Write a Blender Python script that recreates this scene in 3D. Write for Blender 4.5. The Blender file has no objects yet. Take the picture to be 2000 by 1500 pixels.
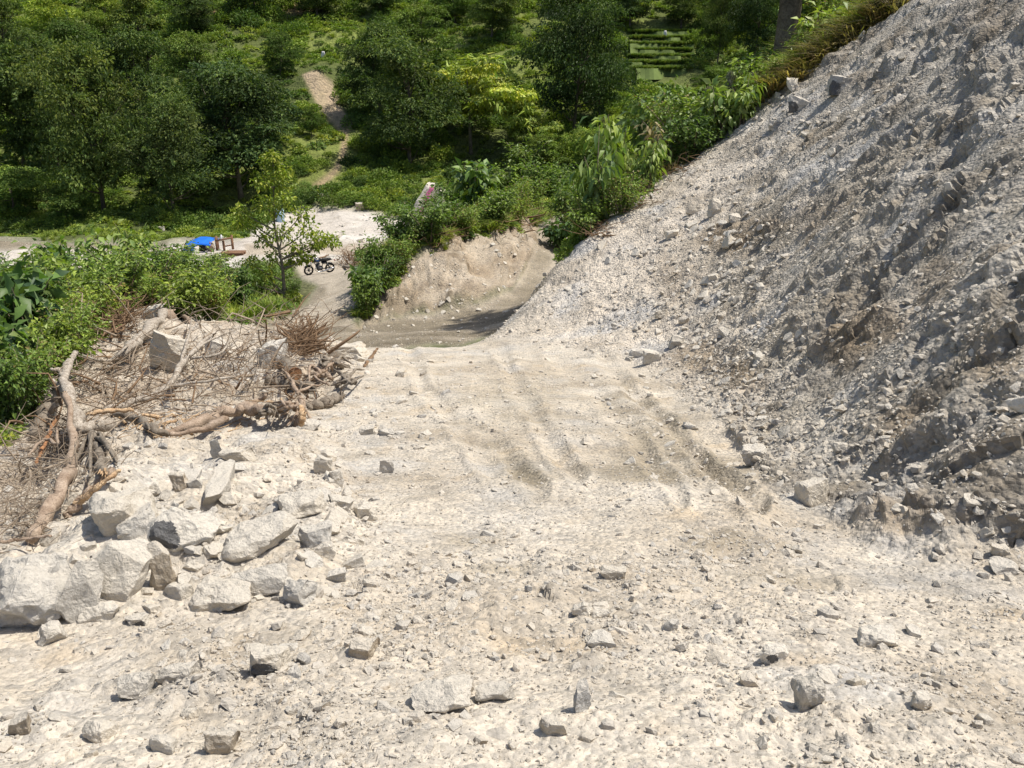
import bpy, bmesh, math, random
import numpy as np
from mathutils import Vector, Matrix, Euler
from mathutils.bvhtree import BVHTree

# ------------------------------------------------------------------ camera, sky, sun, exposure
SC = bpy.context.scene
COL = SC.collection
PITCH = math.radians(21.0)
FPX = 1732.0                      # focal length in pixels of the 2000 px wide photograph
cam_d = bpy.data.cameras.new('camera')
cam_d.sensor_width = 36.0
cam_d.lens = 36.0 * FPX / 2000.0
cam_d.clip_start = 0.05
cam_d.clip_end = 3000.0
cam = bpy.data.objects.new('camera', cam_d)
COL.objects.link(cam)
cam.location = (0, 0, 0)
cam.rotation_euler = (math.pi / 2 - PITCH, 0, 0)
SC.camera = cam

SUN_TO = Vector((0.43, 0.05, 0.90)).normalized()      # direction towards the sun: from the right
world = bpy.data.worlds.new('World')
SC.world = world
world.use_nodes = True
wn = world.node_tree
bg = wn.nodes['Background']
sky = wn.nodes.new('ShaderNodeTexSky')
sky.sky_type = 'NISHITA'
sky.sun_disc = False
sky.sun_elevation = math.asin(SUN_TO.z)
sky.sun_rotation = math.atan2(SUN_TO.x, SUN_TO.y)
sky.air_density = 1.0
sky.dust_density = 2.0
wn.links.new(sky.outputs[0], bg.inputs[0])
bg.inputs[1].default_value = 0.10
sun_d = bpy.data.lights.new('sun', 'SUN')
sun_d.energy = 4.0
sun_d.angle = math.radians(0.55)
sun_d.color = (1.0, 0.945, 0.85)
sun = bpy.data.objects.new('sun', sun_d)
COL.objects.link(sun)
sun.rotation_euler = SUN_TO.to_track_quat('Z', 'Y').to_euler()
SC.view_settings.view_transform = 'Standard'
SC.view_settings.look = 'None'
SC.view_settings.gamma = 1.0
SC.view_settings.exposure = 0.52
SC.view_settings.use_curve_mapping = False
SC.render.engine = 'CYCLES'
SC.cycles.max_bounces = 5
SC.cycles.diffuse_bounces = 3
SC.cycles.transmission_bounces = 3
SC.cycles.glossy_bounces = 2
SC.cycles.caustics_reflective = False
SC.cycles.caustics_refractive = False

# ------------------------------------------------------------------ helpers
rng = np.random.default_rng(7)
random.seed(7)
CP, SP = math.cos(PITCH), math.sin(PITCH)

def ray(u, v):
    dx = (u - 1000.0) / FPX
    dy = (750.0 - v) / FPX
    return Vector((dx, CP + dy * SP, -SP + dy * CP))

def at(u, v, Y):
    r = ray(u, v)
    return r * (Y / r.y)

def project(P):
    d = P[:, 1] * CP - P[:, 2] * SP
    d = np.where(d < 0.05, 0.05, d)
    up = P[:, 1] * SP + P[:, 2] * CP
    return 1000 + FPX * P[:, 0] / d, 750 - FPX * up / d, d

def _h(ix, iy, iz, seed):
    n = (ix * 374761393 + iy * 668265263 + iz * 2147483647 + seed * 1274126177) & 0xFFFFFFFF
    n = ((n ^ (n >> 13)) * 1274126177) & 0xFFFFFFFF
    n = ((n ^ (n >> 16)) * 2246822519) & 0xFFFFFFFF
    return ((n ^ (n >> 15)) & 0xFFFFFF) / float(0xFFFFFF)

def vnoise(P, scale, seed=0):
    Q = P / scale
    I = np.floor(Q).astype(np.int64)
    F = Q - I
    F = F * F * F * (F * (F * 6 - 15) + 10)
    x, y, z = I[:, 0], I[:, 1], I[:, 2]
    fx, fy, fz = F[:, 0], F[:, 1], F[:, 2]
    def L(a, b, t): return a + (b - a) * t
    c = [[[_h(x + i, y + j, z + k, seed) for k in (0, 1)] for j in (0, 1)] for i in (0, 1)]
    a0 = L(L(c[0][0][0], c[1][0][0], fx), L(c[0][1][0], c[1][1][0], fx), fy)
    a1 = L(L(c[0][0][1], c[1][0][1], fx), L(c[0][1][1], c[1][1][1], fx), fy)
    return L(a0, a1, fz) * 2 - 1

def fbm(P, scale, octv, seed=0, gain=0.5):
    o = np.zeros(len(P)); a = 1.0
    for i in range(octv):
        o += a * vnoise(P, scale / (2.03 ** i), seed + i * 17)
        a *= gain
    return o

def worley(P, scale, seed=0, sel=None):
    """nearest feature distance (in cells) and the random value of that cell"""
    if sel is not None:
        d = np.full(len(P), 1.0); c = np.zeros(len(P))
        d[sel], c[sel] = worley(P[sel], scale, seed)
        return d, c
    Q = P / scale
    I = np.floor(Q).astype(np.int64)
    F = Q - I
    best = np.full(len(P), 9.0); val = np.zeros(len(P))
    for i in (-1, 0, 1):
        for j in (-1, 0, 1):
            for k in (-1, 0, 1):
                a, b, c = I[:, 0] + i, I[:, 1] + j, I[:, 2] + k
                dx = i + _h(a, b, c, seed) - F[:, 0]
                dy = j + _h(a, b, c, seed + 1) - F[:, 1]
                dz = k + _h(a, b, c, seed + 2) - F[:, 2]
                d = dx * dx + dy * dy + dz * dz
                m = d < best
                best = np.where(m, d, best)
                val = np.where(m, _h(a, b, c, seed + 3), val)
    return np.sqrt(best), val

def smooth(x, a, b):
    t = np.clip((x - a) / (b - a), 0, 1)
    return t * t * (3 - 2 * t)

def poly_mask(u, v, poly, feather):
    """1 inside the outline, 0 outside, soft over +-feather"""
    n = len(poly)
    inside = np.zeros(len(u), bool)
    dmin = np.full(len(u), 1e9)
    for i in range(n):
        x1, y1 = poly[i]; x2, y2 = poly[(i + 1) % n]
        c = ((y1 > v) != (y2 > v))
        den = (y2 - y1) if y2 != y1 else 1e-9
        inside ^= c & (u < (x2 - x1) * (v - y1) / den + x1)
        ex, ey = x2 - x1, y2 - y1
        t = np.clip(((u - x1) * ex + (v - y1) * ey) / (ex * ex + ey * ey + 1e-9), 0, 1)
        dmin = np.minimum(dmin, np.hypot(u - x1 - t * ex, v - y1 - t * ey))
    sd = np.where(inside, dmin, -dmin)
    return smooth(sd, -feather, feather)

def line_dist(u, v, pts):
    dmin = np.full(len(u), 1e9)
    for (x1, y1), (x2, y2) in zip(pts[:-1], pts[1:]):
        ex, ey = x2 - x1, y2 - y1
        t = np.clip(((u - x1) * ex + (v - y1) * ey) / (ex * ex + ey * ey + 1e-9), 0, 1)
        dmin = np.minimum(dmin, np.hypot(u - x1 - t * ex, v - y1 - t * ey))
    return dmin

def link(o, parent=None):
    COL.objects.link(o)
    if parent is not None:
        o.parent = parent
    return o

def tag(o, label=None, cat=None, group=None, kind=None):
    if label: o['label'] = label
    if cat: o['category'] = cat
    if group: o['group'] = group
    if kind: o['kind'] = kind
    return o

def empty(name, loc=(0, 0, 0), rz=0.0):
    o = bpy.data.objects.new(name, None)
    o.empty_display_size = 0.2
    o.location = loc
    o.rotation_euler = (0, 0, rz)
    return link(o)

def mesh_np(name, V, F, mat=None, col=None, smooth_shade=False):
    """V (n,3) float, F (m,k) int with constant k"""
    me = bpy.data.meshes.new(name)
    V = np.ascontiguousarray(V, dtype=np.float32)
    F = np.ascontiguousarray(F, dtype=np.int32)
    m, k = F.shape
    me.vertices.add(len(V)); me.vertices.foreach_set('co', V.ravel())
    me.loops.add(m * k); me.loops.foreach_set('vertex_index', F.ravel())
    me.polygons.add(m)
    me.polygons.foreach_set('loop_start', np.arange(0, m * k, k, dtype=np.int32))
    if smooth_shade:
        me.polygons.foreach_set('use_smooth', np.ones(m, dtype=bool))
    else:
        me.polygons.foreach_set('use_smooth', np.zeros(m, dtype=bool))
    if col is not None:
        a = me.attributes.new('col', 'FLOAT_COLOR', 'POINT')
        c4 = np.ones((len(V), 4), dtype=np.float32); c4[:, :3] = col
        a.data.foreach_set('color', c4.ravel())
    me.update(calc_edges=True)
    if mat: me.materials.append(mat)
    return me

class MB:
    """collects boxes, tubes and lathes for one mesh"""
    def __init__(self): self.v = []; self.f = []
    def tube(self, pts, rad, n=8, cap=True, rough=0.0, seed=0):
        r_ = random.Random(seed)
        pts = [Vector(p) for p in pts]
        if not isinstance(rad, (list, tuple)): rad = [rad] * len(pts)
        base = len(self.v)
        prev = None
        for i, p in enumerate(pts):
            t = (pts[min(i + 1, len(pts) - 1)] - pts[max(i - 1, 0)])
            if t.length < 1e-9: t = Vector((0, 0, 1))
            t.normalize()
            if prev is None:
                a = Vector((0, 0, 1)) if abs(t.z) < 0.9 else Vector((1, 0, 0))
                x = t.cross(a).normalized()
            else:
                x = (prev - t * prev.dot(t))
                x = x.normalized() if x.length > 1e-6 else t.orthogonal().normalized()
            prev = x
            y = t.cross(x)
            for k in range(n):
                a = 2 * math.pi * k / n
                rr = rad[i] * (1 + rough * r_.uniform(-1, 1))
                self.v.append(tuple(p + (x * math.cos(a) + y * math.sin(a)) * rr))
        for i in range(len(pts) - 1):
            for k in range(n):
                a = base + i * n + k; b = base + i * n + (k + 1) % n
                self.f.append((a, b, b + n, a + n))
        if cap:
            self.f.append(tuple(base + k for k in reversed(range(n))))
            e = base + (len(pts) - 1) * n
            self.f.append(tuple(e + k for k in range(n)))
        return self
    def box(self, c, s, rz=0.0, rx=0.0, ry=0.0, bev=0.0):
        M = Matrix.Translation(c) @ Euler((rx, ry, rz)).to_matrix().to_4x4()
        x, y, z = s[0] / 2, s[1] / 2, s[2] / 2
        b = min(bev, x * .9, y * .9, z * .9)
        base = len(self.v)
        if b <= 0:
            for k in (-1, 1):
                for j in (-1, 1):
                    for i in (-1, 1): self.v.append(tuple(M @ Vector((i * x, j * y, k * z))))
            for q in ((0, 2, 3, 1), (4, 5, 7, 6), (0, 1, 5, 4), (2, 6, 7, 3), (0, 4, 6, 2), (1, 3, 7, 5)):
                self.f.append(tuple(base + i for i in q))
        else:
            bm = bmesh.new()
            bmesh.ops.create_cube(bm, size=1.0)
            for vv in bm.verts: vv.co = Vector((vv.co.x * s[0], vv.co.y * s[1], vv.co.z * s[2]))
            bmesh.ops.bevel(bm, geom=bm.edges[:] + bm.verts[:], offset=b, segments=2, affect='EDGES')
            bm.verts.index_update()
            for vv in bm.verts: self.v.append(tuple(M @ vv.co))
            for ff in bm.faces: self.f.append(tuple(base + vv.index for vv in ff.verts))
            bm.free()
        return self
    def torus(self, c, R, r, n=24, m=8):      # in the local xz plane
        base = len(self.v)
        for i in range(n):
            a = 2 * math.pi * i / n
            for j in range(m):
                b = 2 * math.pi * j / m
                q = R + r * math.cos(b)
                self.v.append((c[0] + q * math.cos(a), c[1] + r * math.sin(b), c[2] + q * math.sin(a)))
        for i in range(n):
            for j in range(m):
                a = base + i * m + j; b = base + i * m + (j + 1) % m
                c2 = base + ((i + 1) % n) * m + (j + 1) % m; d = base + ((i + 1) % n) * m + j
                self.f.append((a, b, c2, d))
        return self
    def ellipsoid(self, c, s, n=14, m=8):
        base = len(self.v)
        for i in range(m + 1):
            t = math.pi * i / m
            for k in range(n):
                a = 2 * math.pi * k / n
                self.v.append((c[0] + s[0] * math.sin(t) * math.cos(a), c[1] + s[1] * math.sin(t) * math.sin(a), c[2] + s[2] * math.cos(t)))
        for i in range(m):
            for k in range(n):
                a = base + i * n + k; b = base + i * n + (k + 1) % n
                self.f.append((a, a + n, b + n, b))
        return self
    def mesh(self, name, mat, smooth_shade=True):
        me = bpy.data.meshes.new(name)
        me.from_pydata(self.v, [], self.f)
        me.validate()
        if smooth_shade:
            me.polygons.foreach_set('use_smooth', np.ones(len(me.polygons), dtype=bool))
        me.materials.append(mat)
        return me
    def build(self, name, mat, parent=None, smooth_shade=True):
        return link(bpy.data.objects.new(name, self.mesh(name, mat, smooth_shade)), parent)

# ------------------------------------------------------------------ materials
def new_mat(name):
    m = bpy.data.materials.new(name); m.use_nodes = True
    nt = m.node_tree
    b = nt.nodes['Principled BSDF']
    return m, nt, b

def N(nt, typ, **kw):
    n = nt.nodes.new(typ)
    for k, v in kw.items():
        if k.startswith('in_'):
            key = k[3:]
            n.inputs[int(key) if key.isdigit() else key].default_value = v
        else: setattr(n, k, v)
    return n

def ramp(nt, fac, stops):
    r = nt.nodes.new('ShaderNodeValToRGB')
    while len(r.color_ramp.elements) < len(stops): r.color_ramp.elements.new(0.5)
    for e, (p, c) in zip(r.color_ramp.elements, stops):
        e.position = p; e.color = (c[0], c[1], c[2], 1) if not isinstance(c, float) else (c, c, c, 1)
    nt.links.new(fac, r.inputs[0])
    return r.outputs[0]

def mulc(nt, a, b, fac=1.0, mode='MULTIPLY'):
    m = nt.nodes.new('ShaderNodeMix'); m.data_type = 'RGBA'; m.blend_type = mode
    m.inputs[0].default_value = fac
    nt.links.new(a, m.inputs[6]); nt.links.new(b, m.inputs[7])
    return m.outputs[2]

def ground_material(name, s=1.0, bump=0.5):
    """vertex colour times stony variation; s scales the grain (1 = near rubble)"""
    m, nt, b = new_mat(name)
    L = nt.links.new
    geo = N(nt, 'ShaderNodeNewGeometry')
    att = N(nt, 'ShaderNodeAttribute', attribute_name='col')
    pos = geo.outputs['Position']
    n1 = N(nt, 'ShaderNodeTexNoise', in_Scale=1.6 * s, in_Detail=6.0, in_Roughness=0.62); L(pos, n1.inputs[0])
    c = mulc(nt, att.outputs[0], ramp(nt, n1.outputs[0], [(0.28, (0.70, 0.68, 0.65)), (0.5, (0.98, 0.98, 0.98)), (0.75, (1.16, 1.15, 1.13))]))
    v1 = N(nt, 'ShaderNodeTexVoronoi', in_Scale=26.0 * s); L(pos, v1.inputs[0])
    sep = N(nt, 'ShaderNodeSeparateColor'); L(v1.outputs['Color'], sep.inputs[0])
    c = mulc(nt, c, ramp(nt, sep.outputs[0], [(0.0, (0.74, 0.75, 0.77)), (0.45, (1.0, 1.0, 1.0)), (1.0, (1.15, 1.13, 1.10))]))
    n2 = N(nt, 'ShaderNodeTexNoise', in_Scale=46.0 * s, in_Detail=5.0, in_Roughness=0.7); L(pos, n2.inputs[0])
    c = mulc(nt, c, ramp(nt, n2.outputs[0], [(0.30, (0.72, 0.71, 0.69)), (0.52, (1.0, 1.0, 1.0)), (0.78, (1.15, 1.15, 1.15))]))
    L(c, b.inputs['Base Color'])
    b.inputs['Roughness'].default_value = 0.95
    b.inputs['Specular IOR Level'].default_value = 0.12
    v2 = N(nt, 'ShaderNodeTexVoronoi', in_Scale=40.0 * s); L(pos, v2.inputs[0])
    ad = N(nt, 'ShaderNodeMath', operation='MULTIPLY_ADD', in_1=-1.0); L(v2.outputs['Distance'], ad.inputs[0]); L(n2.outputs[0], ad.inputs[2])
    ad2 = N(nt, 'ShaderNodeMath', operation='MULTIPLY_ADD', in_1=-1.2); L(v1.outputs['Distance'], ad2.inputs[0]); L(ad.outputs[0], ad2.inputs[2])
    bp = N(nt, 'ShaderNodeBump', in_Strength=bump, in_Distance=0.022 / s); L(ad2.outputs[0], bp.inputs['Height'])
    L(bp.outputs[0], b.inputs['Normal'])
    return m

def rock_material(name, base, dark, stripe=0.0, spread=0.18, scale=7.0, dust=0.75):
    m, nt, b = new_mat(name)
    L = nt.links.new
    tc = N(nt, 'ShaderNodeTexCoord')
    oi = N(nt, 'ShaderNodeObjectInfo')
    geo = N(nt, 'ShaderNodeNewGeometry')
    pos = geo.outputs['Position']
    n1 = N(nt, 'ShaderNodeTexNoise', in_Scale=scale, in_Detail=8.0, in_Roughness=0.65); L(pos, n1.inputs[0])
    c = ramp(nt, n1.outputs[0], [(0.28, dark), (0.46, base), (0.7, tuple(min(0.8, x * 1.12) for x in base))])
    if stripe > 0:
        mp = N(nt, 'ShaderNodeMapping', in_Scale=(2.0, 2.0, 16.0)); L(tc.outputs['Object'], mp.inputs[0])
        w = N(nt, 'ShaderNodeTexNoise', in_Scale=2.2, in_Detail=4.0, in_Distortion=0.6); L(mp.outputs[0], w.inputs[0])
        c = mulc(nt, c, ramp(nt, w.outputs[0], [(0.35, (0.62, 0.63, 0.66)), (0.55, (1, 1, 1))]), stripe)
    rv = ramp(nt, oi.outputs['Random'], [(0.0, (1 - spread, 1 - spread * 0.95, 1 - spread * 0.85)), (0.35, (1, 1, 1)), (0.7, (1.0, 0.95, 0.87)), (1.0, (1.12, 1.12, 1.12))])
    c = mulc(nt, c, rv)
    n2 = N(nt, 'ShaderNodeTexNoise', in_Scale=scale * 9, in_Detail=5.0, in_Roughness=0.7); L(pos, n2.inputs[0])
    if dust > 0:      # pale road dust that has settled on the upward faces
        sx = N(nt, 'ShaderNodeSeparateXYZ'); L(geo.outputs['Normal'], sx.inputs[0])
        up = N(nt, 'ShaderNodeMath', operation='MULTIPLY_ADD', in_1=0.55); L(n1.outputs[0], up.inputs[0]); L(sx.outputs[2], up.inputs[2])
        df = ramp(nt, up.outputs[0], [(0.45, 0.0), (1.0, dust)])
        mx = N(nt, 'ShaderNodeMix', data_type='RGBA'); L(df, mx.inputs[0]); L(c, mx.inputs[6]); mx.inputs[7].default_value = (0.56, 0.515, 0.44, 1)
        c = mx.outputs[2]
    c = mulc(nt, c, ramp(nt, n2.outputs[0], [(0.3, (0.8, 0.8, 0.8)), (0.55, (1, 1, 1)), (0.8, (1.1, 1.1, 1.1))]))
    L(c, b.inputs['Base Color'])
    b.inputs['Roughness'].default_value = 0.88
    b.inputs['Specular IOR Level'].default_value = 0.2
    n3 = N(nt, 'ShaderNodeTexNoise', in_Scale=scale * 2.6, in_Detail=7.0, in_Roughness=0.6, in_Distortion=0.5); L(pos, n3.inputs[0])
    hh = N(nt, 'ShaderNodeMath', operation='MULTIPLY_ADD', in_1=2.2); L(n3.outputs[0], hh.inputs[0]); L(n2.outputs[0], hh.inputs[2])
    bp = N(nt, 'ShaderNodeBump', in_Strength=0.8, in_Distance=0.018); L(hh.outputs[0], bp.inputs['Height'])
    L(bp.outputs[0], b.inputs['Normal'])
    return m

def leaf_material(name, trans=0.3, rough=0.5, spec=0.35):
    m, nt, b = new_mat(name)
    L = nt.links.new
    att = N(nt, 'ShaderNodeAttribute', attribute_name='col')
    oi = N(nt, 'ShaderNodeObjectInfo')
    rv = ramp(nt, oi.outputs['Random'], [(0.0, (0.62, 0.70, 0.72)), (0.35, (0.95, 0.97, 0.9)), (0.7, (1.08, 1.06, 0.95)), (1.0, (1.42, 1.25, 0.95))])
    c = mulc(nt, att.outputs[0], rv)
    L(c, b.inputs['Base Color'])
    b.inputs['Roughness'].default_value = rough
    b.inputs['Specular IOR Level'].default_value = spec
    tr = N(nt, 'ShaderNodeBsdfTranslucent')
    c2 = N(nt, 'ShaderNodeMix', data_type='RGBA', blend_type='MULTIPLY', in_0=1.0)
    L(c, c2.inputs[6]); c2.inputs[7].default_value = (1.25, 1.45, 0.5, 1)
    L(c2.outputs[2], tr.inputs[0])
    mx = N(nt, 'ShaderNodeMixShader', in_0=trans)
    L(b.outputs[0], mx.inputs[1]); L(tr.outputs[0], mx.inputs[2])
    L(mx.outputs[0], nt.nodes['Material Output'].inputs[0])
    return m

def wood_material(name, a, b_, scale=5.0, stretch=10.0):
    m, nt, b = new_mat(name)
    L = nt.links.new
    geo = N(nt, 'ShaderNodeNewGeometry')
    n1 = N(nt, 'ShaderNodeTexNoise', in_Scale=scale, in_Detail=8.0, in_Roughness=0.7); L(geo.outputs['Position'], n1.inputs[0])
    n2 = N(nt, 'ShaderNodeTexNoise', in_Scale=scale * stretch, in_Detail=4.0, in_Roughness=0.7); L(geo.outputs['Position'], n2.inputs[0])
    c = ramp(nt, n1.outputs[0], [(0.3, a), (0.62, b_)])
    c = mulc(nt, c, ramp(nt, n2.outputs[0], [(0.35, (0.62, 0.60, 0.58)), (0.6, (1.08, 1.08, 1.08))]))
    L(c, b.inputs['Base Color'])
    b.inputs['Roughness'].default_value = 0.9
    b.inputs['Specular IOR Level'].default_value = 0.15
    bp = N(nt, 'ShaderNodeBump', in_Strength=0.7, in_Distance=0.012); L(n2.outputs[0], bp.inputs['Height'])
    L(bp.outputs[0], b.inputs['Normal'])
    return m

def plain(name, c, rough=0.6, spec=0.3, metal=0.0, vary=0.12, scale=12.0):
    m, nt, b = new_mat(name)
    geo = N(nt, 'ShaderNodeNewGeometry')
    n1 = N(nt, 'ShaderNodeTexNoise', in_Scale=scale, in_Detail=5.0); nt.links.new(geo.outputs['Position'], n1.inputs[0])
    col = ramp(nt, n1.outputs[0], [(0.3, tuple(x * (1 - vary) for x in c)), (0.7, tuple(min(1, x * (1 + vary)) for x in c))])
    nt.links.new(col, b.inputs['Base Color'])
    b.inputs['Roughness'].default_value = rough
    b.inputs['Specular IOR Level'].default_value = spec
    b.inputs['Metallic'].default_value = metal
    return m

M = {}
M['near'] = ground_material('limestone_rubble', 1.0, 0.55)
M['slope'] = ground_material('crushed_rock_face', 0.75, 0.7)
M['mid'] = ground_material('dirt_track', 0.65, 0.8)
M['far'] = ground_material('far_soil', 0.10, 0.5)
M['rock'] = rock_material('pale_limestone', (0.575, 0.53, 0.455), (0.45, 0.41, 0.345))
M['rock_grey'] = rock_material('grey_limestone', (0.54, 0.515, 0.47), (0.40, 0.385, 0.36), stripe=0.5)
M['rock_brown'] = rock_material('brown_stained_limestone', (0.42, 0.36, 0.28), (0.31, 0.25, 0.18))
M['rock_dark'] = rock_material('dark_broken_shaded_limestone', (0.15, 0.15, 0.15), (0.05, 0.05, 0.055), scale=14.0, dust=0.0)  # black broken rock, and on some stones shade put into the colour
M['rock_white'] = rock_material('white_limestone', (0.66, 0.625, 0.56), (0.52, 0.485, 0.425))
M['pebble'] = rock_material('dusty_pebbles', (0.54, 0.49, 0.42), (0.42, 0.385, 0.325), spread=0.26, dust=0.55)
M['pebble_grey'] = rock_material('dusty_grey_pebbles', (0.48, 0.455, 0.415), (0.36, 0.34, 0.315), spread=0.26, dust=0.5)
M['leaf'] = leaf_material('leaf_green', 0.28)
M['leaf_far'] = leaf_material('leaf_far', 0.22, 0.6, 0.2)
M['grass'] = leaf_material('grass_blade', 0.3, 0.6, 0.2)
M['bark'] = wood_material('grey_bark', (0.13, 0.105, 0.08), (0.30, 0.26, 0.21), 6.0)
M['bark_far'] = wood_material('far_bark', (0.07, 0.055, 0.04), (0.20, 0.17, 0.13), 1.5)
M['bark_pale'] = wood_material('pale_dusty_bark', (0.20, 0.135, 0.09), (0.43, 0.34, 0.26), 7.0)
M['bark_white'] = wood_material('lichen_white_bark', (0.17, 0.13, 0.095), (0.50, 0.45, 0.38), 18.0, 4.0)
M['wood_split'] = wood_material('fresh_split_wood', (0.36, 0.22, 0.12), (0.58, 0.43, 0.27), 9.0, 8.0)
M['wood_orange'] = wood_material('orange_heartwood', (0.25, 0.115, 0.055), (0.42, 0.23, 0.12), 12.0, 6.0)
M['twig'] = wood_material('dead_twigs', (0.17, 0.125, 0.09), (0.40, 0.33, 0.25), 5.0)
M['twig_brown'] = wood_material('brown_dead_stalks', (0.12, 0.075, 0.045), (0.27, 0.18, 0.11), 5.0)

# ------------------------------------------------------------------ terrain: one height field through control points
CPTS = []      # world (x, y, z)
def cp(u, v, Y): CPTS.append(tuple(at(u, v, Y)))
def cw(x, y, z): CPTS.append((x, y, z))
# foreground and near road, row by row
for v_, Y_ in ((1900, 1.2), (1500, 1.9), (1300, 2.6), (1200, 3.05), (1100, 3.75), (1000, 4.6)):
    for u_ in (-500, 0, 500, 1000, 1450) + ((2000, 2500) if v_ > 1150 else ()):
        if u_ < 100 and v_ == 1000: continue
        cp(u_, v_, Y_ * (1.0 + (0.03 if u_ == 0 else 0)))
for v_, Y_, us in ((950, 5.3, (350, 600, 1000, 1350)), (900, 6.2, (400, 700, 1000, 1350)), (850, 7.3, (520, 800, 1100, 1330)),
                   (800, 8.7, (680, 900, 1250)), (750, 10.5, (720, 950, 1200)), (700, 13.2, (740, 950, 1180)), (680, 14.8, (720, 850, 960))):
    for u_ in us: cp(u_, v_, Y_)
for x_ in (-5, -2.5, 0, 3): cw(x_, -0.8, -1.66)
cw(-6, 3, -2.6); cw(-9, 1, -2.8); cw(-3.3, 3.2, -2.45)
# past the crest of the road
for x_ in (-3.6, -2.3, -1.0): cw(x_, 17.2, -6.1); cw(x_, 20.5, -7.25); cw(x_, 24, -8.25)
# lower road and the branch to the left
for u_, v_, Y_ in ((620, 662, 26), (720, 655, 26.5), (850, 652, 26.2), (960, 645, 26.5), (700, 625, 29.5), (560, 640, 27.5), (480, 640, 28), (600, 610, 31.5),
                   (640, 585, 35.5), (560, 605, 32), (645, 555, 43), (690, 570, 39), (600, 545, 46), (623, 532, 52), (700, 530, 52), (560, 515, 55), (640, 500, 60), (720, 500, 60),
                   (640, 478, 67), (560, 480, 66), (470, 475, 70), (720, 478, 67)): cp(u_, v_, Y_)
# earth bank in the middle
for u_, v_, Y_ in ((700, 612, 30.5), (800, 612, 30.8), (900, 600, 31.5), (980, 585, 32.5), (740, 560, 32.2), (830, 490, 34), (900, 472, 36), (980, 452, 39), (1020, 452, 40.5),
                   (1000, 530, 36), (900, 540, 33.2), (720, 540, 35), (770, 490, 38), (850, 445, 42), (930, 425, 45), (1010, 420, 47), (900, 412, 52)): cp(u_, v_, Y_)
# right-hand road
for u_, v_, Y_ in ((1035, 585, 31), (1045, 545, 36), (1060, 500, 42), (1078, 450, 50), (1110, 455, 49), (1095, 412, 60), (1030, 405, 60)): cp(u_, v_, Y_)
# river bed and tracks beyond
for u_, v_, Y_ in ((700, 440, 84), (600, 425, 88), (800, 438, 83), (660, 462, 75), (760, 468, 73), (520, 450, 82), (400, 478, 74), (300, 482, 72), (100, 478, 70), (0, 476, 68), (50, 505, 60), (-200, 480, 66)): cp(u_, v_, Y_)
# hillside
for u_, v_, Y_ in ((-300, 440, 84), (0, 452, 82), (200, 440, 85), (400, 432, 88), (560, 405, 92), (700, 405, 92), (850, 395, 94), (1000, 385, 92), (1120, 375, 88)): cp(u_, v_, Y_)
for v_, Y_ in ((300, 109), (200, 127), (100, 147), (0, 172), (-200, 215), (-500, 300)):
    for u_ in (-400, 0, 350, 700, 1000, 1300): cp(u_, v_, Y_)
cp(640, 205, 122); cp(625, 150, 126); cp(600, 140, 131); cp(690, 140, 131)
for v_, Y_ in ((-200, 230), (-500, 310)):
    for u_ in (1700, 2200): cp(u_, v_, Y_)
# left: rubble edge, debris hollow, scrub
for u_, v_, Y_ in ((0, 1085, 3.95), (150, 1000, 4.7), (200, 925, 5.7), (290, 872, 6.7), (430, 842, 7.4), (600, 828, 7.9), (650, 755, 10.2), (700, 695, 13.4),
                   (100, 950, 6.9), (0, 1000, 6.0), (-200, 1050, 5.0), (100, 850, 8.6), (240, 850, 8.6), (300, 815, 9.2), (300, 760, 10.6), (450, 785, 9.7), (590, 795, 9.2), (300, 690, 12.6), (450, 690, 12.8), (560, 700, 12.5),
                   (500, 650, 16), (350, 640, 15.2), (600, 670, 15.5), (100, 700, 12.2), (0, 760, 10.6), (-200, 760, 10), (0, 660, 15), (200, 600, 19), (400, 610, 22), (500, 600, 28), (0, 560, 24), (-300, 560, 24), (300, 560, 28)): cp(u_, v_, Y_)
cw(-14, 45, -13); cw(-22, 45, -13.0); cw(-30, 45, -13)
# right: base of the cut slope, its face and its edge
for u_, v_, Y_ in ((1250, 702, 13), (1350, 782, 9.5), (1450, 882, 6.8), (1500, 958, 5.3), (1650, 1010, 4.55), (1850, 1065, 3.95), (2050, 1085, 3.8), (2400, 1150, 3.3),
                   (2000, 900, 4.25), (2000, 700, 5.1), (2000, 500, 6.5), (2000, 300, 8.6), (2000, 100, 12.2), (1800, 900, 4.95), (1800, 700, 6.2), (1800, 500, 8.2), (1800, 300, 11.7), (1800, 100, 18.5),
                   (1600, 800, 6.8), (1600, 600, 9.3), (1600, 400, 13.9), (1400, 700, 11.2), (1400, 600, 13.7), (1400, 500, 16), (1400, 400, 18.7), (1500, 300, 20), (1600, 200, 20.6), (1700, 100, 21.3),
                   (1250, 640, 14.6), (1250, 550, 16.7), (1250, 450, 19.2), (1100, 640, 15.8), (1100, 580, 17.5), (2300, 700, 4.6), (2300, 300, 7.0), (2300, 0, 10.5), (2300, -300, 16),
                   (960, 655, 16.3), (1020, 602, 18), (1060, 560, 19), (1100, 500, 20.5), (1150, 450, 21.5), (1200, 400, 22.5), (1350, 300, 24), (1500, 190, 24.5), (1600, 120, 24.5), (1750, 0, 25), (1900, -110, 25), (2200, -300, 25)): cp(u_, v_, Y_)
for x_, y_, z_ in ((0.4, 21.5, -6.2), (1.0, 24, -7.2), (2.0, 24.4, -5.4), (2.7, 26, -4.9), (3.3, 33, -8.0), (4.9, 28, -2.9), (5.6, 34, -4.5), (7, 44, -7.5), (7.6, 29, -1.5), (9, 38, -3.0), (12, 60, -8), (9.6, 29, 0.0), (11, 32, 0.7), (14, 45, -1), (20, 70, -6), (18, 30, 4), (30, 60, 0), (28, 100, -10)): cw(x_, y_, z_)

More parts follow.
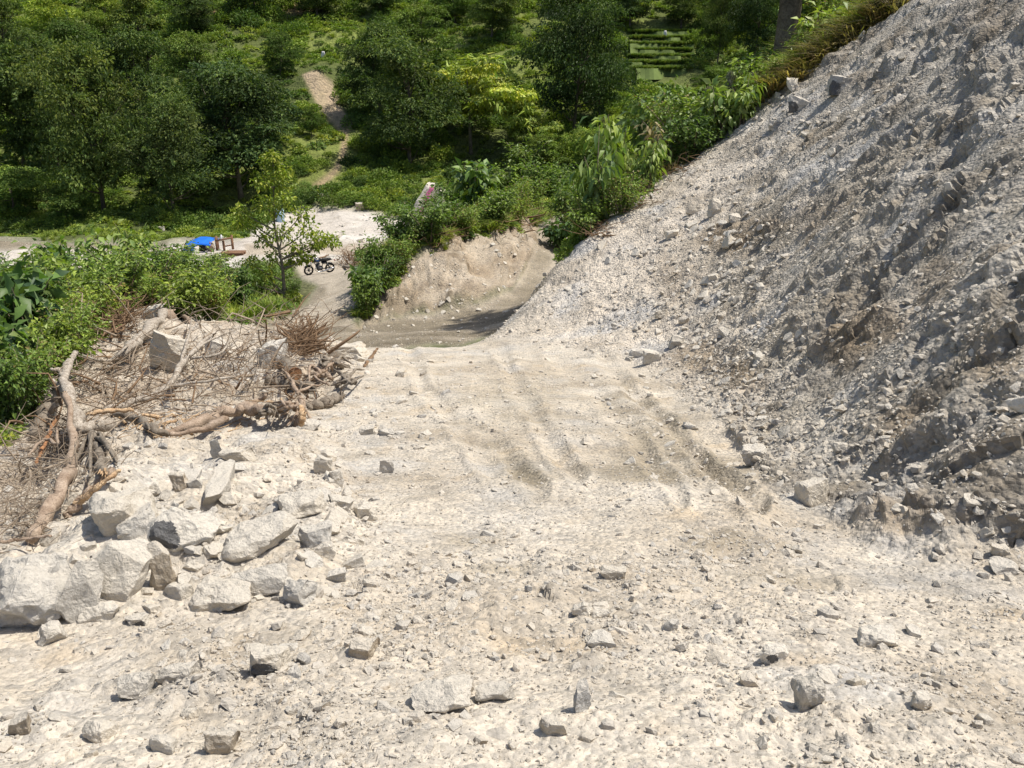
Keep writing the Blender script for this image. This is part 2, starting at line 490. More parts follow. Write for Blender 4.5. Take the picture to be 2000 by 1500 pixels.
OY = 1.2
def pol(x, y): return np.stack([np.arctan2(x, y + OY) * 1.7, np.log(np.hypot(x, y + OY))], -1)
CA = np.array(CPTS)
CQ = pol(CA[:, 0], CA[:, 1]); CG = CA[:, 2] / np.hypot(CA[:, 0], CA[:, 1] + OY)
def kern(A, B):
    d2 = ((A[:, None, :] - B[None, :, :]) ** 2).sum(-1)
    return np.sqrt(d2 + 0.05 ** 2)
K = kern(CQ, CQ)
n_ = len(CQ)
A_ = np.zeros((n_ + 3, n_ + 3)); A_[:n_, :n_] = K - 0.004 * np.eye(n_)
A_[:n_, n_] = 1; A_[:n_, n_ + 1:] = CQ; A_[n_, :n_] = 1; A_[n_ + 1:, :n_] = CQ.T
W_ = np.linalg.lstsq(A_, np.concatenate([CG, np.zeros(3)]), rcond=None)[0]
def base_height(x, y):
    q = pol(x, y); out = np.empty(len(q))
    for i in range(0, len(q), 40000):
        qq = q[i:i + 40000]
        out[i:i + 40000] = kern(qq, CQ) @ W_[:n_] + W_[n_] + qq @ W_[n_ + 1:]
    return out * np.hypot(x, y + OY)

NT, NR = 760, 720
th = np.concatenate([np.linspace(-68, -33, 50)[:-1], np.linspace(-33, 33, NT - 98), np.linspace(33, 68, 50)[1:]])
th = np.radians(th); NT = len(th)
lr = np.concatenate([np.linspace(math.log(0.7), math.log(2.9), 30)[:-1], np.linspace(math.log(2.9), math.log(27.5), 500)[:-1], np.linspace(math.log(27.5), math.log(200), 205)[:-1], np.linspace(math.log(200), math.log(420), 20)])
NR = len(lr)
TH, LR = np.meshgrid(th, lr)
X = (np.exp(LR) * np.sin(TH)).ravel(); Yc = (np.exp(LR) * np.cos(TH) - OY).ravel()
Z = base_height(X, Yc)
P = np.stack([X, Yc, Z], -1)
U, Vv, DEP = project(P)
def grid_normals(P):
    G = P.reshape(NR, NT, 3)
    du = np.gradient(G, axis=1); dv = np.gradient(G, axis=0)
    n = np.cross(du, dv).reshape(-1, 3)
    n /= np.linalg.norm(n, axis=1, keepdims=True) + 1e-12
    return np.where(n[:, 2:3] < 0, -n, n)
NRM = grid_normals(P)
# ragged outlines for everything laid out below
U0, V0 = U.copy(), Vv.copy()
_pp = np.stack([U, Vv * 1.6, np.zeros(len(U))], -1)
_am = 3.0 + 12.0 * smooth(Vv, 600, 760)
U = U + _am * fbm(_pp, 70, 3, 301, 0.6)
Vv = Vv + 0.6 * _am * fbm(_pp, 60, 3, 331, 0.6)

# region weights (1 where the ground is of that sort)
Yw = Yc
SLOPE_POLY = [(955, 660), (1020, 600), (1060, 558), (1100, 498), (1200, 398), (1350, 298), (1500, 188), (1750, -2), (1900, -112), (2700, -500), (2900, 1250), (2000, 1078), (1650, 1012), (1500, 957), (1450, 882), (1350, 782), (1250, 704), (1100, 672)]
m_slope = poly_mask(U, Vv, SLOPE_POLY, 14) * (Yw < 27) * (Yw > 1.5)
m_road = poly_mask(U, Vv, [(700, 700), (720, 675), (955, 655), (1100, 672), (1240, 706), (1340, 790), (1440, 900), (1490, 965), (1350, 1010), (900, 1010), (800, 940), (735, 850), (690, 780)], 25) * (Yw < 24)
m_low = poly_mask(U, Vv, [(440, 645), (520, 625), (600, 590), (622, 560), (590, 545), (560, 500), (720, 500), (705, 570), (690, 630), (800, 615), (930, 592), (1000, 565), (1030, 510), (1050, 440), (1120, 400), (1130, 470), (1085, 540), (1050, 575), (1010, 620), (960, 660), (700, 700), (560, 690)], 8) * (Yw > 19) * (Yw < 66)
m_bank = poly_mask(U, Vv, [(695, 640), (715, 600), (740, 560), (830, 478), (890, 452), (1000, 432), (1055, 430), (1040, 500), (1005, 560), (930, 590), (800, 612)], 8) * (Yw > 27) * (Yw < 50)
m_river = np.maximum(poly_mask(U, Vv, [(440, 500), (480, 462), (545, 420), (600, 402), (720, 415), (830, 425), (850, 440), (760, 500), (560, 515)], 7) * (Yw > 54) * (Yw < 96),
                     poly_mask(U, Vv, [(-500, 470), (0, 468), (110, 474), (330, 478), (480, 470), (480, 520), (-500, 540)], 6) * (Yw > 52) * (Yw < 90))
m_debris = poly_mask(U, Vv, [(-300, 1200), (0, 1082), (150, 1000), (200, 922), (290, 870), (430, 840), (600, 826), (650, 752), (705, 692), (640, 660), (560, 640), (430, 630), (330, 590), (230, 600), (120, 690), (60, 820), (0, 880), (-300, 1000)], 12) * (Yw > 3.6) * (Yw < 20)
m_near = smooth(-Yw, -26, -15)
m_green = np.clip(1 - np.maximum.reduce([m_slope, m_road, m_low, m_bank, m_river, m_debris]), 0, 1)
left_scrub = poly_mask(U, Vv, [(-900, 400), (620, 400), (615, 590), (500, 630), (330, 596), (230, 610), (110, 690), (50, 820), (-10, 880), (-900, 1000)], 10) * (Yw > 7)
fore = (1 - smooth(Yw, 16, 18)) * (1 - left_scrub)
behind = (Yw > 19) * 1.0
green = np.clip(np.maximum(left_scrub, smooth(Yw, 18.5, 20.0)) - np.maximum.reduce([m_slope, m_low, m_bank, m_river, m_debris, m_road]), 0, 1)

# relief along the normal, by sort of ground
D = np.zeros(len(P))
f1 = fbm(P, 0.9, 3, 1); f2 = fbm(P, 0.22, 3, 5, 0.6)
NEARSEL = (Yw < 22) & (np.abs(TH.ravel()) < 0.62)
w1, c1 = worley(P, 0.16, 11, NEARSEL)
w2, c2 = worley(P, 0.07, 21, NEARSEL & (Yw < 12))
stones = np.clip(0.66 - w1, 0, 1) * (0.1 + c1 ** 2) * 0.11 + np.clip(0.64 - w2, 0, 1) * (0.1 + c2 ** 2) * 0.05
patchy = np.clip(0.40 + 0.8 * vnoise(P, 1.1, 77) + 0.45 * vnoise(P, 0.4, 78), 0.0, 1.25)
rough = 0.06 + 0.7 * patchy
soft = fore * (1 - m_slope)
D += soft * (0.04 * f1 + (0.011 * f2 + stones) * rough * (1 - 0.72 * m_road))
# chunky cut face, furrowed down the fall line
PS = P.copy(); PS[:, 0] *= 0.62; PS[:, 2] *= 0.62
g1 = fbm(PS, 0.7, 4, 31, 0.6)
slsel = (X > -1.5) & (Yw < 30)
PF = P.copy(); PF[:, 0] *= 0.55; PF[:, 2] *= 0.55        # stretched down the fall line
g2, gc = worley(PF, 0.19, 41, slsel); g3, gc3 = worley(P, 0.11, 51, NEARSEL & (X > 0.3)); g4, gc4 = worley(PF, 0.36, 45, slsel)
steepw = smooth(U, 1250, 1650) * 0.8 + 0.2
dsl = steepw * (0.085 * g1 + 0.13 * np.sqrt(np.clip(0.68 - g2, 0, 1)) * np.clip(gc * 2.0 - 0.75, -0.35, 1) + 0.17 * np.sqrt(np.clip(0.66 - g4, 0, 1)) * np.clip(gc4 * 2.4 - 1.3, -0.3, 1)) + 0.06 * np.clip(0.7 - g3, 0, 1) * (0.1 + gc3) + 0.018 * f2 + (1 - steepw) * 0.06 * fbm(P, 0.8, 4, 37, 0.6)
gully = fbm(np.stack([P[:, 1] * 1.0 + P[:, 0] * 0.35, np.zeros(len(P)), np.zeros(len(P))], -1) + PS * 0.12, 0.9, 2, 61)
calm = np.clip(0.68 + 1.0 * vnoise(PF, 0.75, 615) + 0.4 * vnoise(PF, 0.3, 616), 0.12, 1.35)
dsl = dsl * (1 - 0.8 * steepw + 0.8 * steepw * calm) + 0.08 * steepw * gully
D += m_slope * dsl * (Yw > 2)
D += m_debris * (0.08 * f1 + 0.05 * f2 + stones)
rill = fbm(np.stack([P[:, 0], P[:, 1] * 0.7, P[:, 2] * 0.15], -1), 0.7, 3, 75, 0.6)
bw, bc = worley(P, 0.8, 73, (Yw > 26) & (Yw < 52) & (X > -8) & (X < 6))
D += m_bank * (0.30 * fbm(P, 1.5, 5, 71, 0.65) + 0.18 * rill + 0.3 * np.clip(0.7 - bw, 0, 1) * (bc - 0.3))
D += m_low * 0.05 * fbm(P, 2.2, 4, 81)
D += m_river * (0.22 * fbm(P, 4.0, 4, 91, 0.6))
D += green * smooth(Yw, 40, 90) * (0.9 * fbm(P, 9.0, 3, 101))
berm = poly_mask(U0, V0, [(-100, 1060), (120, 990), (215, 915), (300, 872), (430, 850), (600, 850), (680, 930), (680, 1040), (620, 1130), (420, 1180), (150, 1200), (-100, 1200)], 45) * (Yw < 9) * (Yw > 2)
D += berm * (0.10 + 0.10 * fbm(P, 0.5, 3, 707, 0.6) + 0.05 * f1)
# heap of earth at the foot of the slope, lower right
hp = poly_mask(U, Vv, [(1680, 1010), (1800, 985), (2000, 1000), (2300, 1010), (2300, 1120), (1990, 1075), (1850, 1070), (1700, 1060)], 45) * (Yw < 9)
D += hp * (0.04 + 0.07 * np.abs(g1) + 0.04 * f2 + 0.6 * stones)
# ruts
def rut(pts, wid, depth, lip, ymax):
    d = line_dist(U0 * .7 + U * .3, V0 * .7 + Vv * .3, pts) / (wid * (1 + 0.35 * vnoise(P, 0.8, 555)))
    amp = np.clip(0.85 + 0.4 * vnoise(P, 1.6, 556), 0.5, 1.3)
    return amp * (-depth * np.exp(-d * d * 1.2) + lip * np.exp(-(d - 1.7) ** 2 * 3)) * (Yw < ymax) * (Yw > 1)
D += rut([(1240, 770), (1320, 850), (1400, 925), (1480, 985)], 15, 0.065, 0.035, 18)
D += rut([(1080, 700), (1150, 750), (1220, 830), (1280, 910), (1330, 985)], 13, 0.03, 0.018, 18)
D += rut([(1180, 700), (1240, 770), (1300, 835)], 12, 0.03, 0.02, 18)
D += rut([(980, 690), (1010, 760), (1060, 840), (1130, 930)], 13, 0.03, 0.02, 18)
D += rut([(860, 780), (930, 850), (1000, 905), (1050, 960)], 16, 0.03, 0.018, 18)
D += rut([(800, 690), (830, 760), (900, 850), (960, 920)], 14, 0.03, 0.02, 18)
D += rut([(1400, 1090), (1520, 1120), (1620, 1150)], 20, 0.03, 0.01, 10)
# wheel tracks on the lower road
for pts_ in ([(500, 640), (560, 612), (600, 592), (622, 572)], [(560, 665), (640, 630), (690, 600)], [(620, 680), (800, 650), (960, 612), (1030, 580)], [(690, 650), (800, 628), (930, 606), (1010, 580)]):
    d = line_dist(U, Vv, pts_) / 9.0
    D += -0.07 * np.exp(-d * d) * (Yw > 20) * (Yw < 60)
P = P + NRM * D[:, None]
NRM = grid_normals(P)

# colours of the ground: dust, mud, soil, bedrock, with some shade painted in
C = np.empty((len(P), 3))
cream = np.array((0.51, 0.462, 0.39)); tan = np.array((0.405, 0.352, 0.28)); grey = np.array((0.45, 0.418, 0.365)); mud = np.array((0.25, 0.215, 0.16))
soilc = np.array((0.44, 0.378, 0.30)); brown = np.array((0.19, 0.15, 0.105)); greenc = np.array((0.085, 0.105, 0.035)); gravel = np.array((0.55, 0.505, 0.45)); white = np.array((0.66, 0.635, 0.59))
def lay(mask, colr): 
    global C
    C = C * (1 - mask[:, None]) + colr * mask[:, None]
C[:] = cream
nlow = fbm(P, 1.7, 4, 201); nmid = fbm(P, 0.5, 3, 211)
lay(np.clip(0.30 + 0.6 * nlow + 0.35 * nmid, 0, 0.85) * fore, tan)
lay(np.clip(-0.15 + 0.7 * fbm(P, 0.6, 3, 221), 0, 0.6) * fore, np.array((0.45, 0.44, 0.42)))
lay(np.clip(-0.45 + 0.9 * fbm(P, 0.35, 3, 225), 0, 0.5) * fore, np.array((0.42, 0.33, 0.22)))
lay(m_slope, grey * 1.0)
lay(m_slope * (1 - smooth(U, 1250, 1650)) * 0.9, np.array((0.55, 0.492, 0.415)))
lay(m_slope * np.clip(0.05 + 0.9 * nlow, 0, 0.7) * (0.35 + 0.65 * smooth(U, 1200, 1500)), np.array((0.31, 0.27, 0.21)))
streak = fbm(PF, 0.42, 4, 621, 0.6)
lay(m_slope * smooth(U, 1250, 1600) * np.clip(-0.05 + 1.1 * streak, 0, 0.85), np.array((0.185, 0.155, 0.115)))  # dark brown streaks: soil, plus painted shade of the clods
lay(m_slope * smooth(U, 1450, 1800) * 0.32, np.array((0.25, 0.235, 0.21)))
lay(m_slope * np.clip(-0.25 - 0.9 * fbm(P, 1.1, 3, 231), 0, 0.6), np.array((0.47, 0.47, 0.465)))
def blob(u, v, ru, rv, c, s, ymax=30, ymin=0):
    d = ((U - u) / ru) ** 2 + ((Vv - v) / rv) ** 2
    mk = s * np.clip(1.25 * np.exp(-d) + 0.55 * nmid * np.exp(-d * 0.6), 0, 1) * (Yw < ymax) * (Yw > ymin)
    lay(mk, c)
for b_ in ((1420, 470, 50, 28, brown, .9), (1480, 440, 70, 18, brown, .6), (1320, 545, 45, 40, brown * 1.25, .6), (1380, 700, 60, 40, brown * 1.3, .75), (1450, 740, 50, 35, brown * 1.3, .7), (1700, 640, 70, 60, brown * 1.15, .8), (1660, 700, 40, 50, brown, .7),
           (1760, 830, 60, 50, brown * 1.2, .75), (1830, 560, 40, 60, brown * 1.4, .55), (1900, 900, 90, 60, brown * 1.4, .6), (1960, 700, 50, 60, brown * 1.5, .5), (1600, 420, 60, 30, brown * 1.6, .5), (1700, 160, 40, 20, brown, .6), (1480, 990, 60, 20, brown * 1.3, .5),
           (1780, 1030, 120, 30, brown * 1.5, .6), (1950, 30, 60, 40, brown, .6)): blob(*b_)
blob(1025, 930, 45, 38, mud, 0.95, 18); blob(1225, 920, 70, 30, mud, 0.7, 18); blob(1300, 860, 60, 50, mud * 1.1, .6, 18); blob(1400, 930, 60, 30, mud, .6, 18); blob(1000, 790, 120, 40, mud * 1.35, .45, 18)
for pts_, wd_ in (([(1240, 770), (1320, 850), (1400, 925), (1480, 985)], 22), ([(1190, 790), (1240, 860), (1290, 930), (1320, 980)], 22), ([(950, 880), (1000, 905), (1050, 960)], 16)):
    lay(0.75 * np.exp(-(line_dist(U, Vv, pts_) / wd_) ** 2) * (Yw < 18) * np.clip(0.6 + 0.6 * nmid, 0, 1), mud * 1.15)  # rut mud, also standing for the shadow in the right-hand ditch
blob(1520, 1135, 90, 18, mud * 1.2, .7, 10); blob(1420, 1060, 80, 14, mud * 1.2, .55, 10); blob(980, 1115, 70, 14, mud * 1.2, .55, 10); blob(930, 1060, 60, 16, mud * 1.3, .5, 10)
lay(m_debris * np.clip(0.45 + 0.6 * nmid, 0.05, 0.9), np.array((0.36, 0.30, 0.235)))
lay(m_low, soilc * np.array((1.02, 1.04, 1.06)))
lay(m_low * poly_mask(U, Vv, [(560, 700), (590, 655), (700, 628), (830, 620), (960, 590), (1040, 545), (1075, 560), (1010, 640), (950, 675), (720, 705)], 10) * np.clip(0.75 + 0.7 * fbm(np.stack([P[:, 0] * 0.25, P[:, 1], P[:, 2]], -1), 0.9, 4, 631, 0.6), 0.25, 1), mud * 0.78)
wet = np.clip(0.35 + 0.6 * fbm(P, 3.0, 3, 241), 0, 1)
for pts_, wd in (([(440, 655), (520, 632), (570, 610), (605, 592), (630, 570)], 10), ([(560, 680), (640, 638), (700, 600)], 14), ([(600, 672), (720, 662), (850, 645), (960, 615), (1040, 580)], 20), ([(1040, 560), (1060, 500), (1085, 440)], 22)):
    d = line_dist(U, Vv, pts_) / wd
    lay(m_low * np.exp(-d ** 4) * (0.55 + 0.45 * wet), mud * 1.02)
lay(m_bank, soilc * (1 + 0.10 * nlow[:, None]))
lay(m_bank * np.clip(0.2 + 0.8 * fbm(P, 1.4, 4, 261, 0.6), 0, .8), np.array((0.33, 0.26, 0.185)))
lay(m_bank * np.clip(-0.5 + 1.0 * fbm(P, 0.6, 3, 263, 0.6), 0, .7), np.array((0.16, 0.12, 0.08)))
lay(m_bank * smooth(Vv, 560, 610) * 0.6, mud)
lay(m_river, gravel)
lay(m_river * np.clip(0.2 + 0.8 * fbm(P, 5, 3, 251), 0, 0.8), white)
lay(m_river * poly_mask(U, Vv, [(480, 478), (800, 472), (800, 500), (480, 500)], 6), soilc)
lay(m_river * poly_mask(U, Vv, [(-200, 462), (330, 472), (330, 488), (-200, 484)], 5), mud)
lay(green, greenc)
lay(green * smooth(Yw, 70, 100) * np.clip(0.3 + 0.8 * fbm(P, 14, 3, 271), 0, 0.8), np.array((0.19, 0.225, 0.06)))
lay(green * smooth(Yw, 25, 45) * (1 - smooth(Yw, 60, 80)) * 0.5, np.array((0.16, 0.15, 0.09)))
scar = poly_mask(U, Vv, [(592, 145), (625, 138), (652, 160), (672, 215), (690, 262), (660, 255), (640, 232), (618, 190)], 5) * (Yw > 100)
wide_path = np.clip(1.3 - line_dist(U, Vv, [(600, 150), (650, 200), (675, 262), (672, 300), (655, 340), (635, 360), (612, 372)]) / 24, 0, 1) * (Yw > 92)
path = np.clip(1.2 - line_dist(U, Vv, [(675, 262), (672, 300), (655, 340), (635, 360), (612, 372)]) / 9, 0, 1) * (Yw > 92)
lay(scar * (0.8 + 0.2 * nlow), np.array((0.43, 0.335, 0.235)))
lay(path * 0.85, np.array((0.36, 0.27, 0.18)))
blob(415, 27, 22, 9, np.array((0.38, 0.24, 0.15)), .9, 400, 100); blob(705, 400, 40, 14, soilc, .6, 400, 80); blob(800, 405, 70, 14, soilc, .5, 400, 80); blob(580, 15, 30, 8, np.array((0.34, 0.22, 0.13)), .8, 400, 100)
C = np.clip(C, 0.01, 0.8)

# split the sheet into the pieces of the setting; they share their borders
idx = np.arange(NR * NT).reshape(NR, NT)
Q = np.stack([idx[:-1, :-1], idx[:-1, 1:], idx[1:, 1:], idx[1:, :-1]], -1).reshape(-1, 4)
wts = np.stack([np.full(len(P), 0.35), m_slope, m_road * 0.9, m_low, m_bank, m_river, green * 0.99], -1)
reg = np.argmax(wts[Q].sum(1), axis=1)
REGION = ['ground', 'cut_slope', 'dirt_road', 'valley_road', 'earth_bank', 'riverbed', 'hillside']
RMAT = ['near', 'slope', 'near', 'mid', 'mid', 'mid', 'far']
RLAB = ['pale stony rubble ground in the foreground', 'steep grey slope of freshly cut crushed rock', 'pale dirt road with wheel ruts running down from the rubble', 'brown dirt road winding past the earth bank', 'bare beige earth bank under the scrub', 'white gravel river bed with tracks', 'green wooded hillside behind the river bed']
REG = {}
for i, nm in enumerate(REGION):
    q = Q[reg == i]
    used, inv = np.unique(q, return_inverse=True)
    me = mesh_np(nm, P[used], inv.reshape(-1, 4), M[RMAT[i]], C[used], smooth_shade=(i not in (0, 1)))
    o = link(bpy.data.objects.new(nm, me))
    tag(o, RLAB[i], None, None, 'structure')
    REG[nm] = o
vreg = np.zeros(len(P), int); vreg[Q[:, 0]] = reg
BVH = BVHTree.FromPolygons(P.tolist(), Q.tolist())

def hit(u, v):
    r = ray(u, v).normalized()
    p, n, i, d = BVH.ray_cast(Vector((0, 0, 0)), r)
    if p is None: return r * 150, Vector((0, 0, 1)), 150.0, 6
    return p, n, d, int(reg[i])

def drop(x, y):
    p, n, i, d = BVH.ray_cast(Vector((x, y, 300)), Vector((0, 0, -1)))
    return p if p is not None else Vector((x, y, 0))

def depth(p): return p.y * CP - p.z * SP
def on_ray(u, v, lift=0.0):
    """point on the pixel's ray, a share of the distance nearer than the ground"""
    p, n, d, r = hit(u, v)
    return p * (1 - lift)

# ------------------------------------------------------------------ stones and boulders
_ico = {}
def ico(k):
    if k not in _ico:
        bm = bmesh.new(); bmesh.ops.create_icosphere(bm, subdivisions=k, radius=1.0)
        bm.verts.index_update()
        _ico[k] = (np.array([v.co[:] for v in bm.verts]), np.array([[v.index for v in f.verts] for f in bm.faces]))
        bm.free()
    V, F = _ico[k]
    return V.copy(), F

def rock_arrays(seed, k, dims, extra=8, rough=0.05, box=0.55):
    r = np.random.default_rng(seed)
    V, F = ico(k)
    V = V * 1.25
    pl = []
    for a in range(3):
        for s_ in (-1, 1):
            n = np.zeros(3); n[a] = s_
            n += r.normal(0, 0.22, 3); n /= np.linalg.norm(n)
            pl.append((n, r.uniform(box, box + 0.28)))
    for _ in range(extra):
        n = r.normal(0, 1, 3); n /= np.linalg.norm(n)
        pl.append((n, r.uniform(0.66, 0.98)))
    for n, d in pl:
        t = V @ n - d
        m = t > 0
        V[m] -= np.outer(t[m], n)
    V /= np.abs(V).max(0)
    V = V * (np.array(dims) / 2)
    if rough > 0:
        sz = float(np.mean(dims))
        nn = V / (np.linalg.norm(V, axis=1, keepdims=True) + 1e-9)
        q = V + seed * 3.7
        d = (fbm(q, sz * 0.45, 4, seed % 97, 0.6) - 0.6 * np.abs(fbm(q, sz * 0.22, 2, seed % 89))) * rough * sz
        V = V + nn * d[:, None]
    return V, F

def make_rock_mesh(name, seed, k, dims, mat, extra=8, rough=0.05, box=0.55, dark=None):
    V, F = rock_arrays(seed, k, dims, extra, rough, box)
    me = mesh_np(name, V, F, mat)
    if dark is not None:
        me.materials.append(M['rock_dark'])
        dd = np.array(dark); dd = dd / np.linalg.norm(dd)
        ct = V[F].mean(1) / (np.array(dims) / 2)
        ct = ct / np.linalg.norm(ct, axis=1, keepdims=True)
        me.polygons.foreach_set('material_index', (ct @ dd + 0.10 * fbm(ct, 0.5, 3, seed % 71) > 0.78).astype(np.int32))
    return me

ROCKN = [0]
def hero_rock(u0, v0, u1, v1, mat, label, cat='rock', rz=0.0, tilt=0.0, thin=0.7, name='boulder', dark=None, sink=0.25, rough=0.06, box=0.5, k=4, extra=14, taper=0.0, ry=None):
    ROCKN[0] += 1
    uc = (u0 + u1) / 2
    p, n, d, rg = hit(uc, v1 - 0.12 * (v1 - v0))
    dp = depth(p)
    w = (u1 - u0) * dp / FPX; vis = (v1 - v0) * dp / FPX
    e = math.atan2(-p.z, p.y)
    dy = w * thin
    hz = max((vis - dy * math.sin(e) * 0.8) / math.cos(e), 0.38 * w)
    me = make_rock_mesh(name, 1000 + ROCKN[0] * 13, k, (w * 1.05, dy, hz * 1.15), M[mat], extra, rough, box, dark)
    if taper:
        for vv in me.vertices:
            f = 1 - taper * max(0, min(1, vv.co.z / hz + 0.5)); vv.co.x = vv.co.x * f + taper * 0.35 * w * (vv.co.z / hz); vv.co.y *= f
        me.update()
    o = link(bpy.data.objects.new(name, me))
    o.location = (p.x, p.y + dy * 0.36, p.z + hz * (0.5 - sink))
    o.rotation_euler = (tilt, random.uniform(-0.22, 0.22) if ry is None else ry, rz)
    tag(o, label, cat, 'boulders and large stones')
    return o

